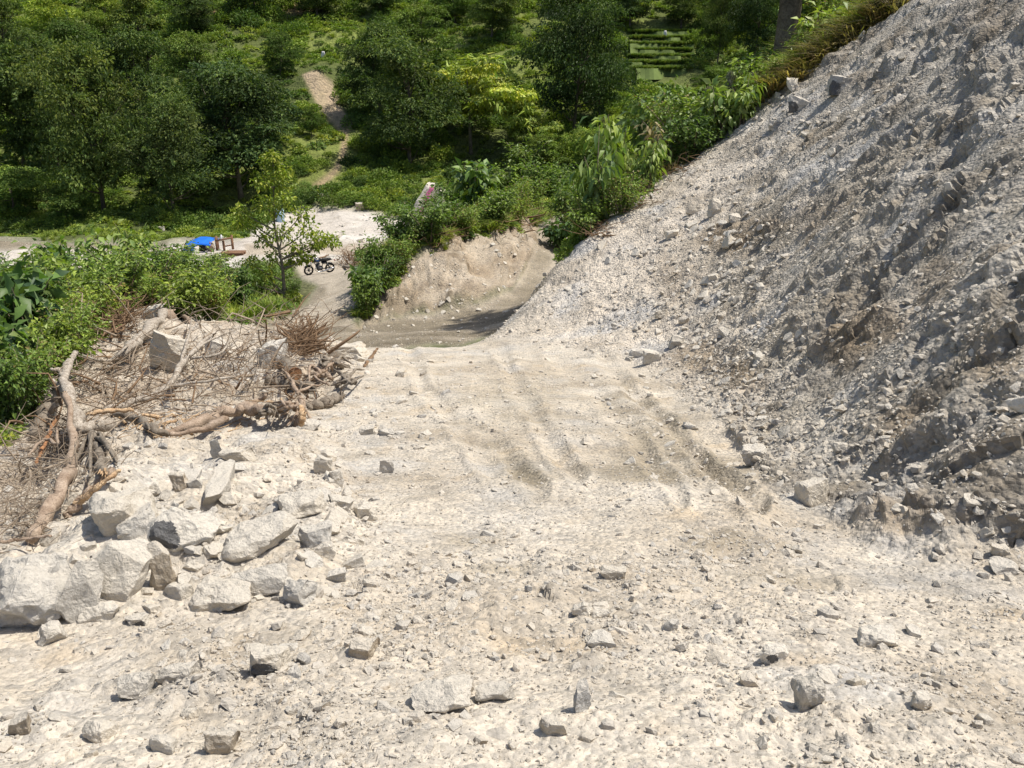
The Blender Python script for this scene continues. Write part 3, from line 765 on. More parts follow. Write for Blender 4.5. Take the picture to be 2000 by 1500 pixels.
HERO = [
 # left-hand pile of blocks
 (150, 905, 285, 1060, 'rock', 'large rounded cream boulder at the rubble edge beside the broken tree trunk', dict(thin=1.1, box=0.72, rough=0.05, k=5, sink=0.4)),
 (215, 985, 303, 1060, 'rock_white', 'pale block wedged between the rounded boulder and the black-sided block', dict(rz=0.3, ry=-0.4, tilt=-0.3)),
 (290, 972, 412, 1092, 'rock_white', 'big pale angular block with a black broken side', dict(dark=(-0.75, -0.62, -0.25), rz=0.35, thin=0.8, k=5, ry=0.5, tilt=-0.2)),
 (172, 1046, 292, 1178, 'rock', 'large flat slab leaning upright with a clean face towards the road', dict(thin=0.42, tilt=-0.5, box=0.58, rough=0.03, k=5, ry=0.35, rz=-0.15)),
 (284, 1052, 348, 1164, 'rock_brown', 'narrow grey-brown wedge standing beside the large flat slab', dict(thin=0.5, tilt=-0.15)),
 (-70, 1040, 152, 1245, 'rock_grey', 'huge layered grey boulder at the corner of the rubble pile', dict(thin=0.8, rough=0.09, rz=-0.5, k=5, ry=-0.5, tilt=-0.3, extra=20)),
 (118, 1090, 205, 1222, 'rock', 'tall tan slab in the gap behind the layered boulder', dict(thin=0.5, tilt=-0.4, ry=0.45)),
 (150, 1165, 228, 1218, 'rock_white', 'low white stone at the foot of the large flat slab', {}),
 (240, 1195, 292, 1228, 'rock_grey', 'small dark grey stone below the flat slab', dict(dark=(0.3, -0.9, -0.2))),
 (72, 1208, 128, 1264, 'rock_grey', 'grey block with shaded end below the layered boulder', dict(rz=0.5)),
 (356, 1132, 492, 1200, 'rock', 'broad pale boulder half sunk in dust below the black-sided block', dict(thin=0.8, box=0.65, k=5)),
 (405, 1030, 560, 1098, 'rock', 'wide low dusty boulder uphill of the broad pale boulder', dict(thin=0.85, box=0.65)),
 (445, 1094, 556, 1172, 'rock_grey', 'flat grey slab tilted between two pale boulders', dict(thin=0.5, tilt=-0.25)),
 (546, 1118, 620, 1190, 'rock_grey', 'grey wedge stone with a shaded face, pointing uphill', dict(rz=-0.5, thin=0.8)),
 (528, 958, 634, 1022, 'rock', 'pale boulder with a dark overhanging underside', dict(tilt=0.25, thin=0.8)),
 (582, 1004, 654, 1084, 'rock_white', 'pale squarish block directly downhill of the overhanging boulder', dict(rz=0.2)),
 (610, 1054, 655, 1094, 'rock_white', 'small pale triangular stone touching the squarish block', {}),
 (686, 974, 734, 1020, 'rock_white', 'white cube-like stone standing alone above the rubble', dict(rz=0.4)),
 (386, 890, 434, 1000, 'rock', 'tall narrow grey slab standing on end', dict(thin=3.6, sink=0.3)),
 (410, 842, 436, 902, 'rock', 'thin upright shard just above the tall narrow slab', dict(thin=0.35)),
 (328, 920, 366, 962, 'rock_brown', 'stone with a brown hollow near the rounded boulder', dict(dark=None)),
 (430, 875, 500, 905, 'rock', 'long pale stone lying beside the thin upright shard', dict(thin=0.5)),
 (478, 1254, 566, 1330, 'rock', 'cream boulder with a dark grey front face coloured in for shade in the foreground', dict(dark=(-0.1, -0.97, -0.15), thin=0.75, k=5)),  # dark front is painted shade, facing away from the sun
 (734, 884, 772, 930, 'rock_grey', 'bluish striped stone standing on edge at the road side', dict(thin=0.5)),
 (634, 1102, 680, 1142, 'rock_grey', 'white-topped grey stone with a shaded front', dict(rz=0.3)),
 (612, 885, 650, 930, 'rock', 'cream stone above the overhanging boulder', {}),
 (640, 905, 672, 950, 'rock_grey', 'narrow grey stone leaning beside the cream stone', dict(thin=0.5, rz=0.6)),
 (636, 966, 688, 994, 'rock', 'flat cream stone beside the white cube-like stone', {}),
 (698, 828, 732, 852, 'rock_grey', 'bluish stone in the row across the road edge', {}),
 (735, 832, 770, 854, 'rock_white', 'white pointed stone next to the bluish stone', {}),
 # foreground
 (806, 1336, 932, 1396, 'rock', 'broad flat slab half buried in the foreground dust', dict(thin=0.8, box=0.7, sink=0.3, k=5)),
 (926, 1332, 1004, 1376, 'rock', 'pale stone butted against the broad flat slab', dict(sink=0.25)),
 (1116, 1328, 1154, 1398, 'rock_grey', 'grey shard standing upright in the foreground', dict(thin=0.6, tilt=-0.1, rz=0.5)),
 (1052, 1392, 1108, 1442, 'rock', 'rounded cream stone below the grey upright shard', {}),
 (1488, 1252, 1548, 1302, 'rock_white', 'white-topped stone with a side coloured dark for shade standing on rubble', dict(dark=(-0.8, -0.6, -0.1), rz=0.5)),  # left side painted dark as its shaded side
 (1294, 1204, 1332, 1236, 'rock_grey', 'grey-white stone alone on the dusty flat', dict(rz=0.3)),
 (1140, 1228, 1204, 1272, 'rock_white', 'bright white stone on the dusty flat', dict(sink=0.25)),
 (1172, 1096, 1228, 1138, 'rock', 'cream stone with a shaded front beside the tracks', {}),
 (1150, 1180, 1192, 1210, 'rock', 'smooth oval tan stone on the flat', dict(box=0.75)),
 (1116, 1172, 1156, 1206, 'rock', 'cream stone touching the oval tan stone', {}),
 (1556, 1296, 1624, 1392, 'rock', 'tall crusted earth clod with a shaded flank', dict(rough=0.09, thin=0.9, sink=0.42)),
 (1676, 1226, 1766, 1270, 'rock_white', 'large white slab lying among grey chips', dict(sink=0.25)),
 (1776, 1338, 1830, 1394, 'rock', 'tan stone in the grey chips close to the frame corner', {}),
 (678, 1240, 738, 1290, 'rock_brown', 'brownish half-buried stone in the foreground', {}),
 (150, 1400, 224, 1458, 'rock', 'blunt cream boulder in the bottom corner', dict(box=0.7)),
 (220, 1306, 294, 1374, 'rock', 'dusty white rounded stone in the bottom corner rubble', dict(sink=0.25)),
 (388, 1410, 462, 1482, 'rock_brown', 'brown-topped boulder at the bottom of the frame', {}),
 (18, 1388, 60, 1442, 'rock_brown', 'ochre stone at the edge of the foreground', {}),
 (285, 1430, 338, 1474, 'rock', 'pale rounded stone at the bottom of the frame', {}),
 (300, 1312, 390, 1334, 'rock_grey', 'long thin grey flake in the foreground', dict(thin=0.4)),
 # right side and slope
 (1552, 922, 1626, 994, 'rock_white', 'white triangular boulder at the foot of the slope', dict(rz=0.3, box=0.5)),
 (1252, 674, 1294, 714, 'rock_white', 'white block at the foot of the slope beside the road', dict(rz=0.3)),
 (1228, 678, 1260, 702, 'rock_white', 'flat white stone touching the white block', {}),
 (1304, 650, 1338, 682, 'rock', 'cream stone with a pink-brown face low on the slope', {}),
 (1446, 862, 1502, 908, 'rock_white', 'crumbled bright white lump in the ditch', dict(rough=0.1)),
 (1384, 384, 1414, 422, 'rock', 'square cream block resting halfway up the slope', {}),
 (1538, 148, 1564, 178, 'rock_white', 'white stone perched on the crest of the slope', {}),
 (1296, 446, 1328, 470, 'rock_white', 'white stone at the upper edge of the dark pocket', {}),
 (1420, 415, 1452, 436, 'rock', 'flat cream stone just past the square block', {}),
 (1380, 530, 1404, 554, 'rock_white', 'small white block below the dark pocket', {}),
 (1280, 600, 1306, 624, 'rock', 'cream block on the brown earth of the slope', {}),
 (1452, 535, 1482, 565, 'rock', 'slanting cream slab on the loose scree', dict(thin=0.5)),
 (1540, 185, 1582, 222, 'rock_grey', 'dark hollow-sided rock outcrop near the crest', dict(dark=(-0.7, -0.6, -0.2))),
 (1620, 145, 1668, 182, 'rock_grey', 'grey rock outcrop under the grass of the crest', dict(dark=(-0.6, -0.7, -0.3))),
 (1500, 232, 1526, 252, 'rock', 'cream stone on the slope below the perched white stone', {}),
 (1936, 1058, 1978, 1090, 'rock', 'cream stone on the earth heap at the slope foot', {}),
 (1940, 1096, 1996, 1124, 'rock_grey', 'grey-white stone below the earth heap', {}),
 (1880, 960, 1940, 996, 'rock', 'flat tan slab on top of the earth heap', dict(thin=0.6)),
 (1970, 760, 2030, 812, 'rock_white', 'pale rock jutting from the slope at the frame edge', {}),
 (1625, 860, 1660, 885, 'rock', 'cream stone at the base of the shaded slope', {}),
 (1340, 400, 1372, 420, 'rock', 'thin cream flake stuck in the upper slope', dict(thin=0.4)),
 # debris hollow
 (296, 632, 372, 742, 'rock', 'large tan boulder with a shaded underside among the dead branches', dict(thin=0.6, k=5, tilt=0.2)),
 (500, 648, 570, 728, 'rock_grey', 'grey-white speckled boulder beside the sawn log', dict(thin=0.7, k=5, rz=0.3)),
 (398, 650, 446, 708, 'rock_white', 'whitish stone between the two big boulders of the hollow', {}),
 (270, 585, 330, 625, 'rock', 'dusty boulder under the pale fallen log', dict(sink=0.25)),
 (640, 670, 720, 705, 'rock', 'pale rubble block at the crest of the road edge', dict(rough=0.08)),
 (575, 815, 625, 842, 'rock_grey', 'grey stone at the foot of the upright root', {}),
 # valley
 (802, 358, 884, 440, 'rock', 'large cream boulder with a pink cloth, behind the bank scrub', dict(thin=0.7, k=4, box=0.6, taper=0.5, sink=0.15)),
 (618, 374, 642, 392, 'rock', 'pale rock on the grass above the river bed', {}),
 (696, 304, 722, 322, 'rock', 'pale rock under the dark tree on the hillside', {}),
 (694, 392, 712, 414, 'rock_brown', 'narrow tan rock standing at the edge of the river bed', dict(thin=0.5)),
 (572, 408, 590, 424, 'rock_white', 'white rock at the far edge of the river bed', {}),
 (640, 452, 668, 466, 'rock_white', 'grey-white rock in the middle of the river bed', {}),
 (696, 462, 712, 476, 'rock_white', 'white rock beside the valley track', {}),
 (305, 440, 322, 452, 'rock_grey', 'grey rock at the foot of the wooded hill', {}),
]
HB = {}
for u0, v0, u1, v1, mt, lb, kw in HERO:
    HB[lb] = hero_rock(u0, v0, u1, v1, mt, lb, **kw)

# medium stones set in the surfaces: parts of the ground they sit in
STN = [make_rock_mesh('stone', 300 + i, 2, (1.0, random.uniform(0.6, 0.95), random.uniform(0.42, 0.8)), M[m_], 7, 0.05) for i, m_ in enumerate(['rock'] * 9 + ['rock_white'] * 4 + ['rock_grey'] * 3 + ['rock_brown'] * 1)]
def scatter_stones(n, pick, lo, hi, regions, seed, lim, powr=2.2):
    r = random.Random(seed); got = 0; tries = 0
    while got < n and tries < n * 12:
        tries += 1
        u, v = pick(r)
        p, nn, d, rg = hit(u, v)
        if rg not in regions: continue
        px = lo + (hi - lo) * r.random() ** powr
        s = px * depth(p) / FPX
        nm = REGION[rg]
        if lim.get(nm, 0) >= 295: continue
        lim[nm] = lim.get(nm, 0) + 1
        o = bpy.data.objects.new('stone', r.choice(STN))
        COL.objects.link(o); o.parent = REG[nm]
        o.location = p + nn * s * r.uniform(-0.18, 0.12)
        q = Vector((0, 0, 1)).rotation_difference(nn)
        o.rotation_euler = (q.to_matrix() @ Euler((r.uniform(-.35, .35), r.uniform(-.35, .35), r.uniform(0, 6.28))).to_matrix()).to_euler()
        o.scale = (s, s, s * r.uniform(0.75, 1.1))
        got += 1
LIM = {}
scatter_stones(100, lambda r: (r.triangular(0, 760, 350), r.triangular(850, 1240, 1060)), 20, 66, (0,), 21, LIM, 1.6)
scatter_stones(80, lambda r: (r.uniform(0, 800), r.uniform(860, 1500)), 16, 52, (0,), 1, LIM)
scatter_stones(110, lambda r: (r.uniform(700, 2000), r.uniform(1020, 1500)), 14, 46, (0,), 2, LIM)
scatter_stones(50, lambda r: (r.uniform(600, 860), r.uniform(700, 960)), 12, 34, (0, 2), 3, LIM)
scatter_stones(60, lambda r: (r.uniform(720, 1480), r.uniform(690, 1010)), 9, 22, (2,), 4, LIM)
scatter_stones(70, lambda r: (r.triangular(1180, 1600, 1430), r.uniform(700, 980)), 13, 36, (0, 1, 2), 5, LIM)
scatter_stones(75, lambda r: (r.triangular(1240, 1520, 1400), r.uniform(440, 720)), 12, 34, (1,), 6, LIM)
scatter_stones(70, lambda r: (r.uniform(1060, 1420), r.uniform(400, 680)), 9, 24, (1,), 31, LIM)
scatter_stones(100, lambda r: (r.uniform(1300, 2000), r.uniform(50, 1000)), 10, 30, (1,), 7, LIM)
scatter_stones(60, lambda r: (r.uniform(1600, 2000), r.uniform(980, 1140)), 10, 34, (0, 1), 8, LIM)
scatter_stones(60, lambda r: (r.uniform(680, 1000), r.uniform(590, 690)), 6, 14, (3, 4), 9, LIM)
scatter_stones(90, lambda r: (r.uniform(740, 1040), r.uniform(455, 620)), 4, 13, (4,), 12, LIM)
scatter_stones(60, lambda r: (r.uniform(480, 850), r.uniform(405, 480)), 5, 13, (5,), 10, LIM)
scatter_stones(40, lambda r: (r.uniform(150, 640), r.uniform(640, 860)), 12, 40, (0,), 11, LIM)

# loose gravel: instanced, nobody could count it
def instancer(name, pts, rot, scl, idx_, protos, kind='stuff', label=None):
    me = bpy.data.meshes.new(name)
    me.vertices.add(len(pts)); me.vertices.foreach_set('co', np.ascontiguousarray(pts, dtype=np.float32).ravel())
    for nm, typ, arr in (('rot', 'FLOAT_VECTOR', rot), ('scl', 'FLOAT_VECTOR', scl)):
        a = me.attributes.new(nm, typ, 'POINT'); a.data.foreach_set('vector', np.ascontiguousarray(arr, dtype=np.float32).ravel())
    a = me.attributes.new('pick', 'INT', 'POINT'); a.data.foreach_set('value', np.ascontiguousarray(idx_, dtype=np.int32))
    c = bpy.data.collections.new(name + '_source')
    for i, pm in enumerate(protos):
        c.objects.link(bpy.data.objects.new('%s_piece_%02d' % (name, i), pm))
    ng = bpy.data.node_groups.new(name, 'GeometryNodeTree')
    ng.interface.new_socket('Geometry', in_out='INPUT', socket_type='NodeSocketGeometry')
    ng.interface.new_socket('Geometry', in_out='OUTPUT', socket_type='NodeSocketGeometry')
    gi = ng.nodes.new('NodeGroupInput'); go = ng.nodes.new('NodeGroupOutput')
    ci = ng.nodes.new('GeometryNodeCollectionInfo'); ci.inputs[0].default_value = c; ci.inputs[1].default_value = True; ci.inputs[2].default_value = True
    ip = ng.nodes.new('GeometryNodeInstanceOnPoints'); ip.inputs['Pick Instance'].default_value = True
    def att(nm, typ):
        n = ng.nodes.new('GeometryNodeInputNamedAttribute'); n.data_type = typ; n.inputs[0].default_value = nm
        return [o_ for o_ in n.outputs if o_.enabled and o_.name == 'Attribute'][0]
    e2r = ng.nodes.new('FunctionNodeEulerToRotation')
    L = ng.links.new
    L(gi.outputs[0], ip.inputs['Points']); L(ci.outputs[0], ip.inputs['Instance'])
    L(att('rot', 'FLOAT_VECTOR'), e2r.inputs[0]); L(e2r.outputs[0], ip.inputs['Rotation'])
    L(att('scl', 'FLOAT_VECTOR'), ip.inputs['Scale']); L(att('pick', 'INT'), ip.inputs['Instance Index'])
    L(ip.outputs[0], go.inputs[0])
    o = link(bpy.data.objects.new(name, me))
    md = o.modifiers.new('scatter', 'NODES'); md.node_group = ng
    tag(o, label, None, None, kind)
    return o

def pick_verts(weight, n):
    w = weight * ((U > -150) & (U < 2150) & (Vv > -60) & (Vv < 1600))
    w = w / w.sum()
    return rng.choice(len(P), n, p=w)

def spread(k):
    """points anywhere in the cell beyond the chosen grid vertex"""
    f = rng.random((len(k), 2)); k1 = np.minimum(k + NT, len(P) - 1); k2 = np.minimum(k + 1, len(P) - 1)
    return P[k] + (P[k1] - P[k]) * f[:, :1] + (P[k2] - P[k]) * f[:, 1:] * (np.abs(P[k2] - P[k]).sum(1) < 8)[:, None]

PEB = [make_rock_mesh('pebble', 600 + i, 1, (1.0, rng.uniform(0.55, 0.95), rng.uniform(0.35, 0.75)), M[m_], 5, 0.0) for i, m_ in enumerate(['pebble'] * 12 + ['pebble_grey'] * 2)]
def gravel_layer(name, weight, n, smin, smax, alpha, label, sink=0.1, ref=4.0):
    k = pick_verts(weight, n)
    s = smin * (1 - rng.random(n) * (1 - (smin / smax) ** alpha)) ** (-1 / alpha)
    s = s * np.clip(0.55 + 0.45 * DEP[k] / ref, 0.6, 6)
    p = spread(k) + NRM[k] * (s * rng.uniform(-0.30, 0.14, n))[:, None]
    p[:, :2] += rng.normal(0, 0.01, (n, 2))
    rot = np.stack([rng.uniform(-.6, .6, n), rng.uniform(-.6, .6, n), rng.uniform(0, 6.28, n)], -1)
    scl = np.stack([s, s * rng.uniform(.7, 1.1, n), s * rng.uniform(.7, 1.1, n)], -1)
    return instancer(name, p, rot, scl, rng.integers(0, len(PEB), n), PEB, 'stuff', label)
wg = fore * (1 - m_slope) * (1 - m_debris) * (1 - 0.75 * m_road) * (0.12 + patchy ** 1.5) * np.clip(0.5 + 0.9 * vnoise(P, 0.5, 401), 0.1, 1.3)
gravel_layer('gravel', wg, 24000, 0.008, 0.10, 1.85, 'loose chips of pale stone covering the rubble ground')
gravel_layer('grit', fore * (1 - m_slope) * (1 - m_debris) * (1 - 0.5 * m_road) * (DEP < 8), 24000, 0.005, 0.022, 2.0, 'fine grit strewn over the dusty foreground')
gravel_layer('scree', m_slope * (Yw < 26) * np.clip(0.6 + 0.8 * vnoise(P, 0.9, 411) + 0.5 * np.exp(-((U - 1450) / 120) ** 2), 0.1, 2), 22000, 0.014, 0.11, 1.75, 'loose chips of grey stone on the cut slope', ref=7.0)
gravel_layer('road_gravel', m_road * np.clip(0.4 + 0.9 * vnoise(P, 0.7, 421), 0.05, 1.3), 5000, 0.010, 0.05, 2.0, 'small stones scattered on the dirt road', ref=7.0)
gravel_layer('debris_rubble', m_debris * (Yw < 19), 5000, 0.015, 0.10, 1.7, 'broken stone lying between the dead branches', ref=7.0)
gravel_layer('riverbed_gravel', m_river + 0.5 * m_low + 0.4 * m_bank, 6000, 0.018, 0.05, 1.8, 'gravel of the river bed and valley road', ref=12.0)

# ------------------------------------------------------------------ fallen trunks, branches, roots
def smooth_path(pts, n):
    pts = [Vector(p) for p in pts]
    if len(pts) == 2:
        return [pts[0].lerp(pts[1], i / (n - 1)) for i in range(n)]
    out = []
    m = len(pts) - 1
    for i in range(n):
        t = i / (n - 1) * m; k = min(int(t), m - 1); f = t - k
        p0, p1, p2, p3 = pts[max(k - 1, 0)], pts[k], pts[k + 1], pts[min(k + 2, m)]
        out.append(0.5 * ((2 * p1) + (p2 - p0) * f + (2 * p0 - 5 * p1 + 4 * p2 - p3) * f * f + (3 * p1 - p0 - 3 * p2 + p3) * f ** 3))
    return out

def lerp_list(vals, n):
    m = len(vals) - 1
    return [vals[min(int(i / (n - 1) * m), m - 1)] * (1 - (i / (n - 1) * m - min(int(i / (n - 1) * m), m - 1))) + vals[min(int(i / (n - 1) * m), m - 1) + 1] * (i / (n - 1) * m - min(int(i / (n - 1) * m), m - 1)) for i in range(n)]

def limb_mesh(mb, pts, rad, seed, n=18, sides=9, wob=0.35):
    r = random.Random(seed)
    ps = smooth_path(pts, n); rs = lerp_list(rad, n)
    ph = [r.uniform(0, 6.28) for _ in range(6)]
    ps = [p + (Vector((r.uniform(-1, 1), r.uniform(-1, 1), r.uniform(-1, 1))) * wob + Vector((math.sin(i * 0.9 + ph[0]), math.sin(i * 0.8 + ph[1]), math.sin(i * 1.1 + ph[2]))) * 0.30) * rs[i] for i, p in enumerate(ps)]
    rs = [q * (1 + 0.16 * math.sin(i * 0.75 + ph[3]) + 0.10 * math.sin(i * 1.9 + ph[4])) for i, q in enumerate(rs)]
    base = len(mb.v)
    mb.tube(ps, [q * r.uniform(0.95, 1.05) for q in rs], sides, True, 0.04, seed)
    # bark ridges that run along the limb, and a broken lip at both ends
    ridge = [r.uniform(-0.2, 0.2) for _ in range(sides)]
    for i, p in enumerate(ps):
        for k in range(sides):
            q = Vector(mb.v[base + i * sides + k]) - p
            mb.v[base + i * sides + k] = tuple(p + q * (1 + ridge[k] * (0.6 + 0.4 * math.sin(i * 0.7 + k))))
    return ps

LOGN = [0]
def px_path(path):
    """pixel path with lifts -> world points and metres per pixel"""
    pts = [on_ray(u, v, l) for u, v, l in path]
    return pts, [depth(p) / FPX for p in pts]

def fallen(name, label, cat, path, rpx, mat='bark', branches=(), ends='', group='fallen wood in the hollow', splinter=0, wob=0.10):
    LOGN[0] += 1
    sd = 50 + LOGN[0] * 7
    pts, mpp = px_path(path)
    base = Vector(pts[0])
    t = empty(name, base)
    mb = MB()
    k = np.mean(mpp)
    rad = [r * k * 0.78 for r in rpx]
    ps = limb_mesh(mb, [p - base for p in pts], rad, sd, 34, 14, wob)
    mb.build('trunk', M[mat], t)
    for bi, (bp, br) in enumerate(branches):
        bpts, bm_ = px_path(bp)
        m2 = MB(); kk = np.mean(bm_)
        limb_mesh(m2, [p - base for p in bpts], [q * kk for q in br], sd + bi + 1, 14, 7, 0.25)
        m2.build('branch', M[mat], t)
    rq = random.Random(sd + 5); m4 = MB()      # torn bark strips and twig stubs along the limb
    for _ in range(16):
        i = rq.randrange(1, len(ps) - 1); q0 = ps[i]; re_ = np.mean(rad)
        dv = Vector((rq.uniform(-1, 1), rq.uniform(-1, 0.3), rq.uniform(-0.4, 1))).normalized()
        ax = (ps[i + 1] - ps[i - 1]).normalized()
        q1 = q0 + dv * re_ * rq.uniform(1.2, 2.2) + ax * re_ * rq.uniform(-2, 2)
        m4.tube([q0 + dv * re_ * 0.6, q1, q1 + dv * re_ * rq.uniform(0.3, 1.6) + ax * re_ * rq.uniform(-2.5, 2.5)], [re_ * 0.16, re_ * 0.11, re_ * 0.03], 5, True)
    tag(m4.build('stubs', M['twig' if rq.random() < 0.6 else 'twig_brown'], t), kind='stuff')
    if splinter:
        r = random.Random(sd)
        for e in ((0, 1), (-1, -2)) if splinter > 1 else ((-1, -2),):
            m3 = MB(); pe = ps[e[0]]; dr = (ps[e[0]] - ps[e[1]]).normalized(); re_ = rad[e[0]] if e[0] == 0 else rad[-1]
            for _ in range(9):
                off = Vector((r.uniform(-1, 1), r.uniform(-1, 1), r.uniform(-1, 1))) * re_ * 0.6
                tip = pe + off * 1.5 + dr * re_ * r.uniform(1.5, 4.5)
                m3.tube([pe + off - dr * re_, pe + off * 1.1 + dr * re_ * 0.6, tip], [re_ * 0.34, re_ * 0.24, re_ * 0.03], 5, True, 0.1, r.randrange(999))
            m3.build('splinters', M['wood_split'], t, False)
    tag(t, label, cat, group)
    return t

fallen('broken_trunk', 'tall broken brown trunk standing at the edge of the hollow', 'trunk', [(62, 1050, 0.02), (100, 990, 0.05), (128, 940, 0.09), (142, 880, 0.13), (138, 820, 0.14), (128, 768, 0.15)], [13, 14, 14, 12.5, 11, 9], 'bark_pale', splinter=1)
fallen('forked_branch', 'forked pale branch rising above the broken brown trunk', 'branch', [(222, 828, 0.05), (160, 832, 0.12), (140, 785, 0.15), (126, 735, 0.17), (146, 690, 0.18)], [10, 15, 13, 11, 9], 'bark_white',
       branches=[([(128, 740, 0.17), (116, 724, 0.18), (100, 721, 0.19)], [6, 5, 3]), ([(130, 765, 0.16), (118, 755, 0.17), (104, 742, 0.17)], [7, 5, 3])])
fallen('dark_trunk', 'dark blackened trunk leaning behind the broken trunk', 'trunk', [(70, 850, 0.03), (88, 808, 0.06), (112, 758, 0.09)], [13, 15, 14], 'bark')
fallen('twisted_root', 'thin whitish twisted root curling over the scrub', 'root', [(56, 890, 0.10), (76, 866, 0.11), (96, 858, 0.11), (112, 866, 0.10), (110, 835, 0.10)], [3, 4, 4, 4, 2], 'bark_pale')
fallen('split_plank', 'yellow split length of wood across the hollow', 'split wood', [(158, 812, 0.10), (205, 803, 0.11), (262, 800, 0.09)], [3, 6, 4], 'wood_split')
fallen('splintered_log', 'red-brown splintered log below the yellow split wood', 'log', [(225, 806, 0.06), (270, 820, 0.06), (300, 838, 0.05), (330, 850, 0.03)], [8, 11, 9, 6], 'bark', branches=[([(262, 815, 0.07), (282, 822, 0.09), (292, 838, 0.08)], [4, 5, 2])], splinter=2)
fallen('big_log', 'thick brown log lying along the rubble edge', 'log', [(318, 850, 0.03), (380, 828, 0.05), (430, 808, 0.06), (485, 798, 0.06), (518, 800, 0.05)], [9, 12, 14, 15, 12], 'bark_pale', branches=[([(440, 815, 0.07), (400, 838, 0.06), (330, 848, 0.05)], [8, 7, 3]), ([(470, 800, 0.07), (500, 785, 0.09), (520, 772, 0.1)], [7, 6, 3])], splinter=2)
fallen('speckled_branch', 'white-speckled branch rising across the dead brush', 'branch', [(205, 800, 0.03), (262, 785, 0.05), (325, 758, 0.08), (352, 715, 0.12), (385, 680, 0.15), (415, 652, 0.17)], [6, 8, 8, 8, 7, 4], 'bark_white',
       branches=[([(350, 720, 0.12), (362, 680, 0.14), (372, 640, 0.16), (374, 620, 0.17)], [3, 2.5, 2, 1]), ([(385, 680, 0.15), (420, 660, 0.17), (470, 640, 0.18)], [3, 2, 1]), ([(330, 755, 0.08), (400, 745, 0.1), (460, 735, 0.1)], [4, 3, 1.5]), ([(372, 700, 0.13), (430, 690, 0.15), (452, 655, 0.17)], [2.5, 2, 1])])
fallen('pale_log', 'long pale dusty log lying up to the scrub', 'log', [(222, 708, 0.03), (252, 682, 0.05), (285, 650, 0.07), (318, 618, 0.08), (332, 604, 0.08)], [7, 11, 13, 13, 11], 'bark_white', branches=[([(232, 700, 0.04), (205, 705, 0.05), (160, 695, 0.06), (148, 684, 0.07)], [4, 3, 2.5, 1.5]), ([(215, 706, 0.04), (245, 680, 0.07), (262, 660, 0.09)], [3, 2.5, 1.2])])
fallen('root_stump', 'upturned stump with bare roots at the top of the pale log', 'stump', [(336, 622, 0.07), (322, 600, 0.09), (326, 580, 0.10), (320, 558, 0.11)], [10, 8, 5, 3], 'bark_pale',
       branches=[([(330, 610, 0.08), (345, 596, 0.10), (352, 600, 0.09), (358, 612, 0.08)], [4, 3, 2.5, 1.5]), ([(330, 606, 0.08), (312, 594, 0.1), (308, 585, 0.1)], [3, 2.5, 1]), ([(335, 605, 0.08), (360, 618, 0.08), (372, 630, 0.07)], [6, 5, 3])])
fallen('upright_root', 'bare grey root standing upright with a frayed orange foot', 'root', [(584, 826, 0.02), (590, 792, 0.06), (578, 762, 0.09), (566, 738, 0.10), (552, 722, 0.10)], [11, 7, 5.5, 4.5, 3], 'bark_pale',
       branches=[([(590, 795, 0.06), (604, 812, 0.04), (608, 832, 0.02)], [4, 3, 1.5]), ([(586, 800, 0.05), (572, 818, 0.03), (560, 832, 0.02)], [4, 3, 1.5]), ([(580, 768, 0.09), (605, 755, 0.10), (626, 752, 0.09)], [3, 2, 1.5])])
t_ = fallen('frayed_root', 'orange frayed strip of root wood at the foot of the upright root', 'root', [(588, 830, 0.03), (590, 812, 0.065), (588, 795, 0.085)], [5, 8, 6], 'wood_split')
# sawn log: bark, a cut face and its place beside the speckled boulder
pa, pb = on_ray(556, 712, 0.05), on_ray(598, 720, 0.06)
lg = empty('sawn_log', pa); k_ = depth(pa) / FPX
axis = (pb - pa).normalized(); axis = (axis + Vector((0, -0.55, 0))).normalized(); Lg = (pb - pa).length
MB().tube([Vector((0, 0, 0)), axis * Lg * .35, axis * Lg * .7, axis * Lg], [15 * k_, 14.5 * k_, 14 * k_, 14 * k_], 16, True, 0.03, 3).build('bark', M['bark'], lg)
MB().tube([axis * (Lg - 0.005), axis * (Lg + 0.012)], [12.6 * k_, 12.4 * k_], 18).build('cut_face', M['wood_orange'], lg, False)
tag(lg, 'sawn log with an orange cut end beside the speckled boulder', 'log', 'fallen wood in the hollow')
fallen('rough_stick', 'short reddish stick planted at the road edge', 'stick', [(712, 716, 0.01), (724, 700, 0.04), (737, 681, 0.07)], [3.2, 4.2, 2.6], 'twig_brown')
fallen('thin_pole', 'thin grey pole lying over the boulders at the frame edge', 'pole', [(-20, 1062, 0.05), (40, 1054, 0.06), (100, 1046, 0.05)], [4.5, 4, 3.5], 'bark_pale')
fallen('split_limb', 'yellow split limb behind the broken trunk', 'split wood', [(150, 985, 0.02), (185, 955, 0.05), (235, 918, 0.06)], [8, 7, 5], 'wood_split')
fallen('leaning_limb', 'grey limb lying under the yellow split limb', 'log', [(128, 1010, 0.01), (170, 965, 0.03), (222, 915, 0.04)], [9, 10, 8], 'bark_pale')
fallen('orange_limb', 'orange stripped limb leaning from the dark trunk', 'split wood', [(70, 905, 0.05), (90, 860, 0.08), (112, 812, 0.1)], [3, 5, 3], 'wood_orange')
fallen('buried_log', 'dark brown log half buried under the sawn log', 'log', [(520, 745, 0.03), (570, 750, 0.03), (612, 758, 0.03)], [12, 13, 12], 'bark')
fallen('hollow_log', 'rotten log end with a dark hollow by the road edge', 'log', [(600, 795, 0.02), (640, 785, 0.03), (668, 770, 0.03)], [10, 12, 9], 'bark')
r_ = random.Random(5)
